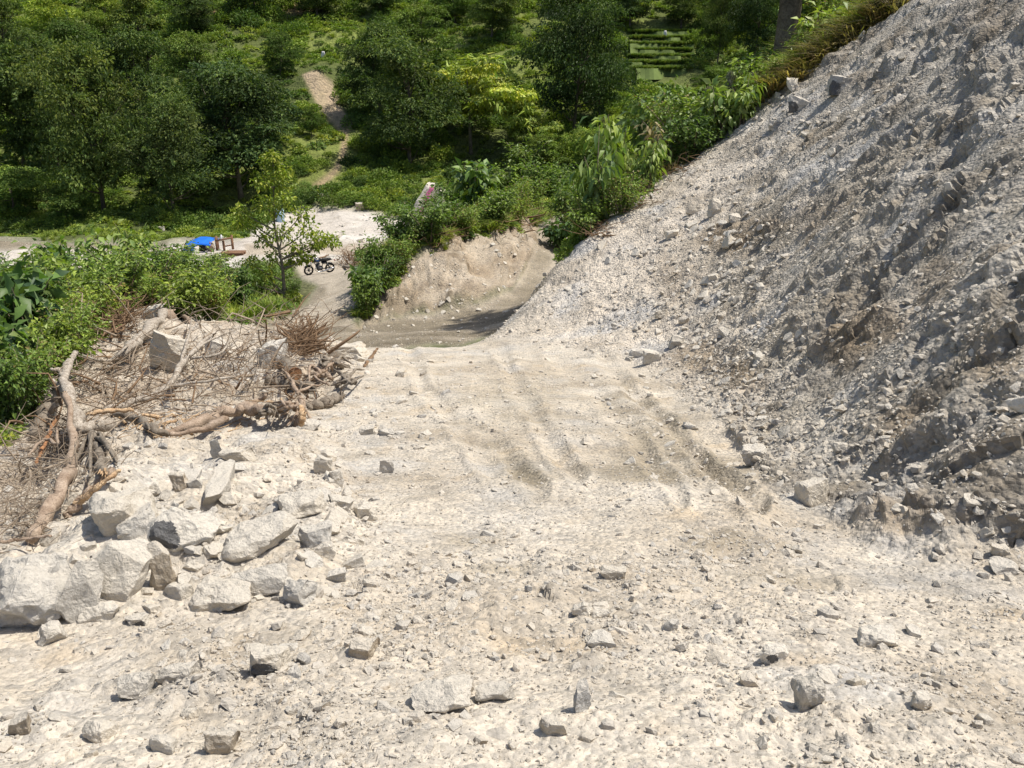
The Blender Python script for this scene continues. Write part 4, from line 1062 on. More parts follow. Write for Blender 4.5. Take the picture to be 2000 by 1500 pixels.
for i_, (us_, vs_, lab) in enumerate((((650, 705, 'knotted root arching over the rotten log end')), ((628, 728, 'grey root fork beside the sawn log end')), ((676, 738, 'root stub poking out at the road edge')), ((560, 790, 'tangled torn root under the upright root')), ((520, 800, 'splayed torn root at the end of the thick brown log')))):
    brs = [([(us_ + r_.uniform(-6, 6), vs_ + 6, 0.05), (us_ + r_.uniform(-22, 22), vs_ + r_.uniform(-16, 10), 0.08), (us_ + r_.uniform(-38, 38), vs_ + r_.uniform(-20, 26), 0.04)], [4, 3, 1.5]) for _ in range(7)]
    fallen('tangled_root', lab, 'root', [(us_ - 18, vs_ + 16, 0.02), (us_, vs_, 0.07), (us_ + 20, vs_ + 12, 0.03)], [5, 7, 5], 'bark_pale' if i_ % 2 else 'bark', branches=brs)
brs = []
for _ in range(10):
    a_ = r_.uniform(0, 6.28)
    brs.append(([(185, 858, 0.08), (185 + 18 * math.cos(a_), 865 + 20 * math.sin(a_), 0.10), (190 + 40 * math.cos(a_), 890 + 45 * abs(math.sin(a_)), 0.05)], [7, 5, 1.5]))
fallen('stump', 'torn stump with splayed roots between the broken trunk and the boulder', 'stump', [(178, 850, 0.06), (192, 880, 0.08), (200, 925, 0.05)], [11, 13, 9], 'bark', branches=brs, splinter=1)
# drift wood by the motorcycle
fallen('drift_log', 'dead branch lying on the rubble behind the motorcycle', 'branch', [(585, 512, 0.004), (612, 508, 0.006), (642, 498, 0.01)], [2.2, 2.4, 1.4], 'twig_brown', group='drift wood by the track')
fallen('drift_branch', 'brown rotten log at the foot of the dead brush heap', 'log', [(645, 516, 0.004), (672, 521, 0.005), (708, 522, 0.004)], [2.6, 3.4, 2.6], 'bark', group='drift wood by the track')

# loose dead twigs: one mass
def twig_mass(name, centres, n, length, thick, mat, label, up=0.25, seed=1):
    r = random.Random(seed); mb = MB()
    for _ in range(n):
        u, v, su, sv = r.choice(centres)
        p, nn, d, rg = hit(r.gauss(u, su), r.gauss(v, sv))
        L = length * r.uniform(0.35, 1.2) * depth(p) / FPX
        a = r.uniform(0, 6.28)
        dr = Vector((math.cos(a), math.sin(a), r.uniform(-0.1, up * 2))).normalized()
        p = p + Vector((0, 0, r.random() ** 1.6 * L * up * 1.3))
        side = Vector((r.uniform(-1, 1), r.uniform(-1, 1), r.uniform(-0.3, 0.6))) * L * 0.5
        th_ = thick * (0.45 + 0.35 * r.random() + 2.6 * r.random() ** 9) * depth(p) / FPX
        pts = [p, p + dr * L * .33 + side * .6, p + dr * L * .66 + side, p + dr * L + side * .6]
        mb.tube(pts, [th_, th_ * .85, th_ * .6, th_ * .25], 4, False)
    o = mb.build(name, M[mat], None, True)
    tag(o, label, None, None, 'stuff')
    return o
twig_mass('dead_brush', [(300, 740, 80, 40), (420, 720, 70, 40), (230, 780, 60, 30), (480, 690, 50, 40), (400, 780, 80, 25), (180, 720, 40, 40), (540, 770, 40, 30)], 430, 95, 1.2, 'twig', 'grey-brown dead twigs and brush filling the hollow', 0.4, 11)
twig_mass('red_brush', [(330, 720, 70, 30), (200, 760, 40, 30), (450, 740, 60, 30), (290, 800, 60, 16), (560, 760, 40, 26), (130, 860, 30, 30)], 320, 75, 1.2, 'twig_brown', 'reddish-brown torn roots and sticks among the grey twigs', 0.45, 18)
twig_mass('dry_stalks', [(60, 960, 50, 50), (30, 1010, 40, 30), (110, 900, 40, 30)], 600, 80, 1.0, 'twig', 'dry stalks and litter under the broken trunk', 0.35, 12)
twig_mass('brown_brush_heap', [(592, 668, 16, 14), (600, 685, 20, 12)], 330, 60, 1.1, 'twig_brown', 'brown dead brush heap behind the sawn log', 0.5, 13)
twig_mass('scrub_brush_heap', [(235, 628, 28, 16), (215, 650, 20, 14)], 320, 60, 1.0, 'twig_brown', 'brown dead brush against the scrub', 0.4, 14)
twig_mass('splinter_litter', [(330, 835, 60, 14), (420, 830, 40, 12), (520, 800, 30, 18), (280, 830, 30, 14)], 150, 34, 1.6, 'wood_split', 'yellow splinters strewn along the rubble edge', 0.15, 15)
twig_mass('valley_brush_heap', [(685, 512, 14, 7), (700, 518, 12, 4)], 220, 26, 0.55, 'twig_brown', 'dry brush heap beside the track behind the motorcycle', 0.6, 16)
twig_mass('edge_brush', [(1160, 455, 20, 12), (1230, 395, 25, 10), (1300, 335, 25, 10), (1010, 445, 30, 14), (860, 465, 20, 8)], 420, 46, 0.7, 'twig_brown', 'dry stalks hanging over the crest of the slope and the bank', 0.3, 17)

# ------------------------------------------------------------------ foliage
def unit(a): return a / (np.linalg.norm(a, axis=-1, keepdims=True) + 1e-9)

def leaf_mesh(name, pos, dirv, nrm, L, Wd, colr, mat, fold=0.25, droop=0.15, simple=True):
    n = len(pos)
    d = unit(dirv); s = unit(np.cross(d, nrm)); u = np.cross(s, d)
    L = np.broadcast_to(L, (n,))[:, None]; Wd = np.broadcast_to(Wd, (n,))[:, None]
    B = pos; T = pos + d * L - u * L * droop
    Rr = pos + d * L * 0.45 + s * Wd * 0.5 + u * Wd * fold
    Ll = pos + d * L * 0.45 - s * Wd * 0.5 + u * Wd * fold
    if simple:
        V = np.stack([B, Rr, T, Ll], 1).reshape(-1, 3)
        F = np.arange(n * 4).reshape(n, 4)
        col = np.repeat(colr, 4, axis=0)
    else:
        Mi = pos + d * L * 0.5
        V = np.stack([B, Rr, T, Ll, Mi], 1).reshape(-1, 3)
        b = np.arange(n)[:, None] * 5
        F = np.concatenate([b + np.array([[0, 1, 4]]), b + np.array([[1, 2, 4]]), b + np.array([[2, 3, 4]]), b + np.array([[3, 0, 4]])], 0)
        col = np.repeat(colr, 5, axis=0)
    return mesh_np(name, V, F, mat, col, smooth_shade=not simple)

def palette(r, n, cols, jit=0.25):
    c = np.array(cols)[r.integers(0, len(cols), n)]
    return np.clip(c * (1 + r.uniform(-jit, jit, n))[:, None], 0.004, 0.6)

DARK = [(0.072, 0.116, 0.037), (0.098, 0.143, 0.041), (0.059, 0.097, 0.037), (0.136, 0.179, 0.050)]
MIDG = [(0.139, 0.214, 0.047), (0.176, 0.251, 0.053), (0.113, 0.185, 0.047), (0.227, 0.294, 0.064)]
LITE = [(0.200, 0.265, 0.051), (0.247, 0.293, 0.059), (0.161, 0.236, 0.051), (0.318, 0.324, 0.083)]
OLIV = [(0.086, 0.126, 0.040), (0.112, 0.155, 0.050), (0.068, 0.108, 0.036)]
PALE = [(0.186, 0.254, 0.076), (0.254, 0.304, 0.110), (0.144, 0.220, 0.068), (0.338, 0.362, 0.169)]
YELL = [(0.236, 0.289, 0.049), (0.289, 0.324, 0.061), (0.175, 0.254, 0.045)]
DRY = [(0.33, 0.26, 0.14), (0.27, 0.20, 0.11), (0.38, 0.31, 0.19)]

def tree_meshes(seed, h, cr, bare, nclump, nleaf, leaf, cols, flat=0.5, lean=0.0, droop=0.2, narrow=1.0, wid=0.5, trunk_r=None):
    r = np.random.default_rng(seed); rr = random.Random(seed)
    mb = MB()
    tr = trunk_r or h * 0.018
    top = Vector((lean * h, 0, h * 0.86))
    tp = smooth_path([Vector((0, 0, -0.3)), Vector((rr.uniform(-.03, .03) * h, rr.uniform(-.03, .03) * h, h * 0.33)), Vector((lean * h * .5 + rr.uniform(-.04, .04) * h, rr.uniform(-.04, .04) * h, h * 0.6)), top], 12)
    mb.tube(tp, [tr * (1.3 if i == 0 else 1) * (1 - 0.82 * i / 11) for i in range(12)], 8, True, 0.08, seed)
    cen = []; rad = []
    for i in range(nclump):
        f = (i + rr.random()) / nclump
        zc = bare + (1 - bare) * f * 0.95
        prof = max(0.25, 1 - ((zc - bare) / (1 - bare) * 1.75 - 0.75) ** 2) ** 0.55
        a = rr.uniform(0, 6.28); q = cr * prof * math.sqrt(rr.random()) * narrow
        ax = tp[min(11, int(zc * 11))]
        c = Vector((ax.x + q * math.cos(a), ax.y + q * math.sin(a), zc * h))
        cen.append(c); rad.append(cr * rr.choice((0.18, 0.24, 0.3, 0.36, 0.46)) * rr.uniform(0.85, 1.15))
        if i % 2 == 0:
            s0 = tp[max(1, min(10, int(zc * 11 * 0.8)))]
            mid = s0.lerp(c, 0.5) + Vector((0, 0, -0.03 * h))
            mb.tube([s0, mid, c], [tr * 0.36, tr * 0.22, tr * 0.08], 5, False)
    w = np.array(rad) ** 2; w /= w.sum()
    ci = r.choice(len(cen), nleaf, p=w)
    dv = unit(r.normal(0, 1, (nleaf, 3))); dv[:, 2] = np.where(dv[:, 2] < -0.25, -dv[:, 2] * 0.6, dv[:, 2])
    rd = np.array(rad)[ci] * (0.55 + 0.5 * r.random(nleaf) ** 0.5)
    lump = 1 + 0.35 * vnoise(np.array([tuple(c) for c in cen])[ci] + dv * 1.0, 0.55, seed)
    off = dv * (rd * lump)[:, None]; off[:, 2] *= flat
    pos = np.array([tuple(c) for c in cen])[ci] + off
    dirv = unit(dv + r.normal(0, 0.6, (nleaf, 3))); dirv[:, 2] -= droop * 2
    nrm = unit(dv * 0.5 + np.array((0, 0, 0.9)) + r.normal(0, 0.45, (nleaf, 3)))
    sz = leaf * r.uniform(0.6, 1.35, nleaf)
    col = palette(r, nleaf, cols)
    tint = 0.62 + 0.8 * r.random(len(cen)) ** 1.3; col = col * tint[ci][:, None]
    sun_warm = np.clip((np.array([q.z for q in cen])[ci] / h - 0.35), 0, 1) * (0.4 + r.random(len(cen))[ci]); col = col * np.stack([1 + 0.55 * sun_warm, 1 + 0.30 * sun_warm, 1 + 0.0 * sun_warm], -1)  # upper clumps yellower and lighter: sunlit tops painted into the leaf colour
    # sprays reaching out of the crown
    ns = nleaf // 4; sp = r.integers(0, nclump * 3, ns); sc = sp % len(cen)
    sd = unit(r.normal(0, 1, (nclump * 3, 3)) * np.array((1, 1, 0.6)) + np.array((0, 0, 0.25)))
    base = np.array([tuple(q) for q in cen])[sc]; tt = r.random(ns) ** 0.7
    spos = base + sd[sp] * (np.array(rad)[sc] * (0.6 + 1.1 * tt * (0.5 + 0.5 * ((sp * 37) % 11) / 10)))[:, None]
    spos[:, 2] -= 0.12 * np.array(rad)[sc] * tt ** 2 * 2
    spos += r.normal(0, leaf * 0.35, (ns, 3))
    pos[-ns:] = spos; dirv[-ns:] = unit(sd[sp] + r.normal(0, .6, (ns, 3))); col[-ns:] = palette(r, ns, cols) * (0.9 + 0.5 * r.random(ns))[:, None]
    trunk = mb.mesh('trunk', M['bark_far'])
    crown = leaf_mesh('crown', pos, dirv, nrm, sz, sz * wid, col, M['leaf_far'], 0.2, droop)
    return trunk, crown

TK = {
 'dark': [tree_meshes(11 + i, 12, 4.6, 0.22, 44, 20000, 0.30, DARK, 0.72) for i in range(3)],
 'mid': [tree_meshes(31 + i, 11, 4.4, 0.18, 40, 17000, 0.30, [DARK[3], MIDG[0], MIDG[2], DARK[1]], 0.75) for i in range(3)],
 'tall': [tree_meshes(51, 13, 2.9, 0.10, 40, 16000, 0.30, DARK, 0.75, narrow=0.8)],
 'oliv': [tree_meshes(61 + i, 12, 5.2, 0.25, 46, 18000, 0.30, OLIV, 0.7, droop=0.35) for i in range(2)],
 'lite': [tree_meshes(71 + i, 8, 3.2, 0.2, 30, 9000, 0.28, MIDG, 0.8) for i in range(2)],
 'drop': [tree_meshes(81 + i, 8, 3.8, 0.50, 17, 7000, 0.55, [PALE[0], PALE[2], LITE[0], LITE[1], YELL[2]], 0.4, droop=0.75, wid=0.26) for i in range(2)],
}
def place_tree(kind, var, u, vb, hpx, wpx, label, pale=False, Y=None):
    p, n, d, rg = hit(u, vb)
    if Y is not None:
        q = at(u, vb, Y); p = drop(q.x, q.y)
    h = hpx * depth(p) / FPX; w = wpx * depth(p) / FPX
    tm, cm = TK[kind][var % len(TK[kind])]
    hh = max(v.co.z for v in cm.vertices) if 'hh' not in cm else cm['hh']; cm['hh'] = hh
    ww = (max(v.co.x for v in cm.vertices) - min(v.co.x for v in cm.vertices)) if 'ww' not in cm else cm['ww']; cm['ww'] = ww
    t = empty('tree', p, random.uniform(0, 6.28))
    t.rotation_euler = (random.uniform(-.09, .09), random.uniform(-.09, .09), t.rotation_euler[2])
    t.scale = (w / ww, w / ww, h / hh)
    for nm, me in (('trunk', tm), ('crown', cm)):
        link(bpy.data.objects.new(nm, me), t)
    tag(t, label, 'tree', 'trees on the hillside')
    return t

TREES = [
 # kind, variant, u, base v, height, width, label
 ('dark', 0, 205, 425, 330, 250, 'big dark tree at the centre of the wood above the far road'),
 ('dark', 1, 470, 385, 260, 300, 'broad dark layered tree beside the small yellow-green tree'),
 ('dark', 2, 340, 425, 250, 230, 'dark tree with low branches behind the blue shelter'),
 ('mid', 0, 45, 335, 235, 220, 'glossy dark tree with two pale trunks at the frame edge'),
 ('dark', 1, 120, 345, 260, 240, 'dark rounded tree between the pale-trunked tree and the central big tree'),
 ('dark', 2, 290, 300, 240, 230, 'dark tree standing behind the central big tree'),
 ('tall', 0, 305, 175, 200, 125, 'tall narrow glossy dark tree high on the hill'),
 ('dark', 0, 530, 305, 165, 140, 'dark tree beside the landslip scar'),
 ('mid', 1, 400, 215, 150, 170, 'mid green tree above the broad layered tree'),
 ('mid', 2, 548, 150, 90, 90, 'small dark bush-like tree uphill of the landslip scar'),
 ('mid', 0, 150, 180, 150, 160, 'dark tree high above the wood in the corner'),
 ('dark', 2, 30, 175, 190, 180, 'very dark tree in the top corner'),
 ('lite', 0, 100, 110, 110, 130, 'lighter green tree at the top beside the corner tree'),
 ('mid', 1, 215, 90, 110, 120, 'small rounded tree at the top above the wood'),
 ('dark', 1, 380, 70, 90, 110, 'dark tree at the top behind the tall narrow tree'),
 ('dark', 0, 620, 35, 100, 150, 'dark tree at the top over the terraced slope'),
 ('dark', 1, 500, 25, 90, 130, 'dark crown cut by the top of the frame'),
 ('dark', 2, 800, 330, 260, 260, 'large dark tree with a pale crooked trunk above the valley boulder'),
 ('dark', 0, 745, 245, 190, 190, 'dark tree just uphill of the crooked-trunk tree'),
 ('mid', 2, 730, 150, 105, 95, 'rounded dark tree at the edge of the open grass'),
 ('mid', 0, 830, 150, 150, 170, 'bright-topped round tree above the crooked-trunk tree'),
 ('dark', 1, 960, 75, 110, 130, 'dark tree at the top centre'),
 ('mid', 1, 890, 45, 90, 120, 'mid green tree at the top beside the centre one'),
 ('dark', 0, 745, 30, 80, 110, 'dark crown at the top between open grass and the centre'),
 ('oliv', 0, 1120, 275, 270, 280, 'large olive-green tree with a thick trunk and drooping leaves'),
 ('oliv', 1, 1170, 240, 150, 140, 'olive-green lower tree leaning out of the large olive tree'),
 ('drop', 0, 920, 300, 185, 230, 'pale yellow-green tree with long drooping leaves'),
 ('drop', 1, 1035, 310, 110, 150, 'low pale tree with drooping leaves under the olive tree'),
 ('dark', 2, 1110, 30, 80, 120, 'dark far crown behind the large olive tree'),
 ('dark', 1, 1230, 55, 90, 120, 'dark far tree beside the rice terraces'),
 ('dark', 0, 1330, 55, 90, 130, 'dark far tree uphill of the rice terraces'),
 ('oliv', 0, 1400, 130, 150, 120, 'thin olive tree with a bare pale trunk beside the terraces'),
 ('oliv', 1, 1470, 140, 170, 150, 'olive tree behind the crest grass'),
 ('dark', 2, 1440, 60, 110, 140, 'dark far tree behind the bare-trunked olive tree'),
 ('mid', 2, 1400, 215, 90, 110, 'low dark tree below the thin olive tree'),
 ('dark', 1, 1590, 60, 130, 150, 'dark tree behind the crest at the top of the frame'),
 ('lite', 1, 1060, 330, 70, 110, 'green bush-tree below the large olive tree'),
 ('lite', 0, 1140, 330, 80, 110, 'green leafy bush-tree behind the slope-edge shrubs'),
 ('lite', 1, 610, 268, 60, 60, 'light green bush growing on the landslip edge'),
 ('lite', 0, 30, 430, 110, 160, 'light green thicket at the foot of the wood'),
 ('lite', 1, 130, 445, 90, 130, 'light green bush beside the far road'),
]
for kd, vr, u, vb, hp_, wp, lb in TREES: place_tree(kd, vr, u, vb, hp_, wp, lb)
# the dark trunk behind the crest, its crown above the frame
pt = drop(8.45, 29.5)
t = empty('tree', pt)
MB().tube(smooth_path([Vector((0, 0, -0.3)), Vector((0.1, 0, 2)), Vector((-0.05, 0.1, 4.5)), Vector((0.2, 0, 8))], 10), [0.42, 0.38, 0.36, 0.34, 0.33, 0.31, 0.3, 0.28, 0.25, 0.2], 12, True, 0.08, 5).build('trunk', M['bark_far'], t)
cm = bpy.data.objects.new('crown', TK['dark'][0][1]); link(cm, t); cm.location = (0.2, 0, 5.0); cm.scale = (0.55, 0.55, 0.55)
tag(t, 'thick dark tree trunk rising behind the crest of the slope', 'tree', 'trees on the hillside')

# small tree beside the motorcycle
def small_tree(u, vb, Y, label):
    q = at(u, vb, Y); p = drop(q.x, q.y)
    t = empty('young_tree', p)
    k = depth(p) / FPX
    r = np.random.default_rng(3); rr = random.Random(3)
    top = (vb - 285) * k
    mb = MB()
    stem = smooth_path([Vector((0, 0, -0.2)), Vector((0.05, 0, top * .3)), Vector((-0.12, 0, top * .6)), Vector((0.1, 0, top))], 14)
    mb.tube(stem, [0.095 * (1 - 0.85 * i / 13) for i in range(14)], 8, True, 0.06, 2)
    cl = []
    for (du, dv, s) in ((8, 292, 16), (-4, 280, 20), (18, 262, 22), (0, 270, 22), (12, 240, 30), (-8, 245, 24), (30, 215, 24), (-25, 200, 30), (-60, 190, 26), (5, 195, 34), (40, 175, 24), (-45, 165, 28), (-75, 160, 20), (10, 150, 30), (55, 150, 26), (85, 140, 24), (100, 128, 18), (-30, 130, 26), (35, 118, 24), (70, 122, 18), (-15, 100, 24), (-50, 95, 22), (20, 90, 18), (48, 98, 16), (-30, 70, 24), (-60, 60, 16), (10, 10, 16), (18, 28, 14), (8, -10, 14)):
        c = Vector((du * k, rr.uniform(-1, 1) * 35 * k, max(0.1, dv * k)))
        cl.append((c, s * k))
        s0 = stem[max(1, min(12, int(13 * max(0.1, (c.z - 0.22 * abs(c.x))) / top)))]
        mb.tube([s0, s0.lerp(c, .5) + Vector((0, 0, -.04)), c], [0.045, 0.03, 0.01], 5, False)
    mb.build('trunk', M['bark'], t)
    n = 3500
    ci = r.integers(0, len(cl), n)
    cc = np.array([tuple(c) for c, s in cl])[ci]; ss = np.array([s for c, s in cl])[ci]
    dv = unit(r.normal(0, 1, (n, 3)))
    pos = cc + dv * (ss * (0.25 + 0.75 * r.random(n)))[:, None] * np.array((1, 1, 0.7))
    dirv = unit(dv * .6 + r.normal(0, .6, (n, 3))); dirv[:, 2] -= 0.35
    me = leaf_mesh('crown', pos, dirv, unit(r.normal(0, .5, (n, 3)) + np.array((0, 0, 1))), r.uniform(0.13, 0.24, n), r.uniform(0.08, 0.12, n), palette(r, n, [LITE[0], LITE[1], YELL[2], YELL[0], YELL[1], MIDG[1]]), M['leaf'], 0.2, 0.3, True)
    link(bpy.data.objects.new('crown', me), t)
    tag(t, label, 'tree')
small_tree(553, 560, 38, 'small airy yellow-green tree beside the motorcycle')

def shrub_meshes(seed, n_stem, n_leaf, L, W, cols, spread=0.5, droop=0.3, simple=False, low=0.25, tall=1.0):
    """unit shrub: about 1 m high and 1 m wide"""
    r = np.random.default_rng(seed); rr = random.Random(seed)
    mb = MB(); stems = []
    for i in range(n_stem):
        a = rr.uniform(0, 6.28); q = spread * rr.uniform(0.3, 1.0); hh = tall * rr.uniform(0.55, 1.0)
        b = Vector((rr.uniform(-.1, .1), rr.uniform(-.1, .1), -0.05))
        e = Vector((q * math.cos(a), q * math.sin(a), hh))
        ps = smooth_path([b, b.lerp(e, .4) + Vector((0, 0, hh * 0.18)), e + Vector((0, 0, -0.02 * droop))], 8)
        mb.tube(ps, [0.014 * (1 - 0.8 * k / 7) for k in range(8)], 5, False)
        stems.append(np.array([tuple(p) for p in ps]))
    S = np.array(stems)
    si = r.integers(0, n_stem, n_leaf); t = low + (1 - low) * r.random(n_leaf) ** 0.75
    k = np.clip((t * 7), 0, 6.999); k0 = k.astype(int); f = (k - k0)[:, None]
    base = S[si, k0] * (1 - f) + S[si, k0 + 1] * f
    dv = unit(r.normal(0, 1, (n_leaf, 3)) * np.array((1, 1, 0.6)))
    pos = base + dv * (np.abs(r.normal(0, 0.10, n_leaf)) + 0.01)[:, None]
    pos[:, 2] = np.maximum(pos[:, 2], 0.02)
    dirv = unit(dv + np.stack([base[:, 0], base[:, 1], 0.2 * np.ones(n_leaf)], -1) * 0.8 + r.normal(0, .35, (n_leaf, 3))); dirv[:, 2] -= droop
    nrm = unit(np.array((0, 0, 1.0)) + r.normal(0, 0.5, (n_leaf, 3)))
    col = palette(r, n_leaf, cols) * (0.85 + 0.35 * t)[:, None]
    sz = r.uniform(0.6, 1.3, n_leaf)
    return mb.mesh('stems', M['twig']), leaf_mesh('foliage', pos, dirv, nrm, L * sz, W * sz, col, M['leaf'], 0.18, 0.25, simple)

SK = {
 'small': [shrub_meshes(201 + i, 16, 2200, 0.085, 0.050, [MIDG[1], MIDG[3], LITE[2], MIDG[0], OLIV[1], DARK[3], OLIV[0]], 0.6, 0.2, True, 0.15) for i in range(4)],
 'fine': [shrub_meshes(211 + i, 20, 2600, 0.06, 0.038, [LITE[0], MIDG[1], MIDG[3], YELL[2], OLIV[1], MIDG[0], (0.20, 0.16, 0.07)], 0.65, 0.25, True, 0.1) for i in range(3)],
 'broad': [shrub_meshes(221 + i, 9, 420, 0.20, 0.105, [MIDG[2], MIDG[0], DARK[3], (0.06, 0.11, 0.04)], 0.5, 0.35, False, 0.2) for i in range(3)],
 'pale': [shrub_meshes(231 + i, 8, 300, 0.19, 0.085, [PALE[0], PALE[2], PALE[1], LITE[0]], 0.45, 0.5, False, 0.3) for i in range(3)],
 'droop': [shrub_meshes(241 + i, 9, 420, 0.17, 0.06, [PALE[0], PALE[2], MIDG[3], PALE[1], LITE[0]], 0.4, 0.9, False, 0.25) for i in range(2)],
 'dead': [shrub_meshes(251, 8, 260, 0.17, 0.05, DRY + [(0.12, 0.13, 0.06)], 0.55, 1.1, False, 0.2)],
 'dark': [shrub_meshes(261 + i, 14, 1500, 0.085, 0.045, [DARK[3], MIDG[2], DARK[1]], 0.55, 0.2, True, 0.1) for i in range(2)],
}
def place_shrub(kind, var, u, vb, hpx, wpx, label, group, Y=None, tilt=0.0):
    if group == GE: hpx *= 1.3; wpx *= 1.3
    if group == GL and u < 320: hpx *= 1.25; wpx *= 1.1
    p, n, d, rg = hit(u, vb)
    if Y is not None:
        q = at(u, vb, Y); p = drop(q.x, q.y)
    k = depth(p) / FPX
    sm, fm = SK[kind][var % len(SK[kind])]
    t = empty('shrub', p, random.uniform(0, 6.28))
    t.rotation_euler = (0, tilt, t.rotation_euler[2] if tilt == 0 else 0.0)
    t.scale = (wpx * k * 0.85, wpx * k * 0.85, hpx * k)
    link(bpy.data.objects.new('stems', sm), t); link(bpy.data.objects.new('foliage', fm), t)
    tag(t, label, 'shrub', group)
    return t

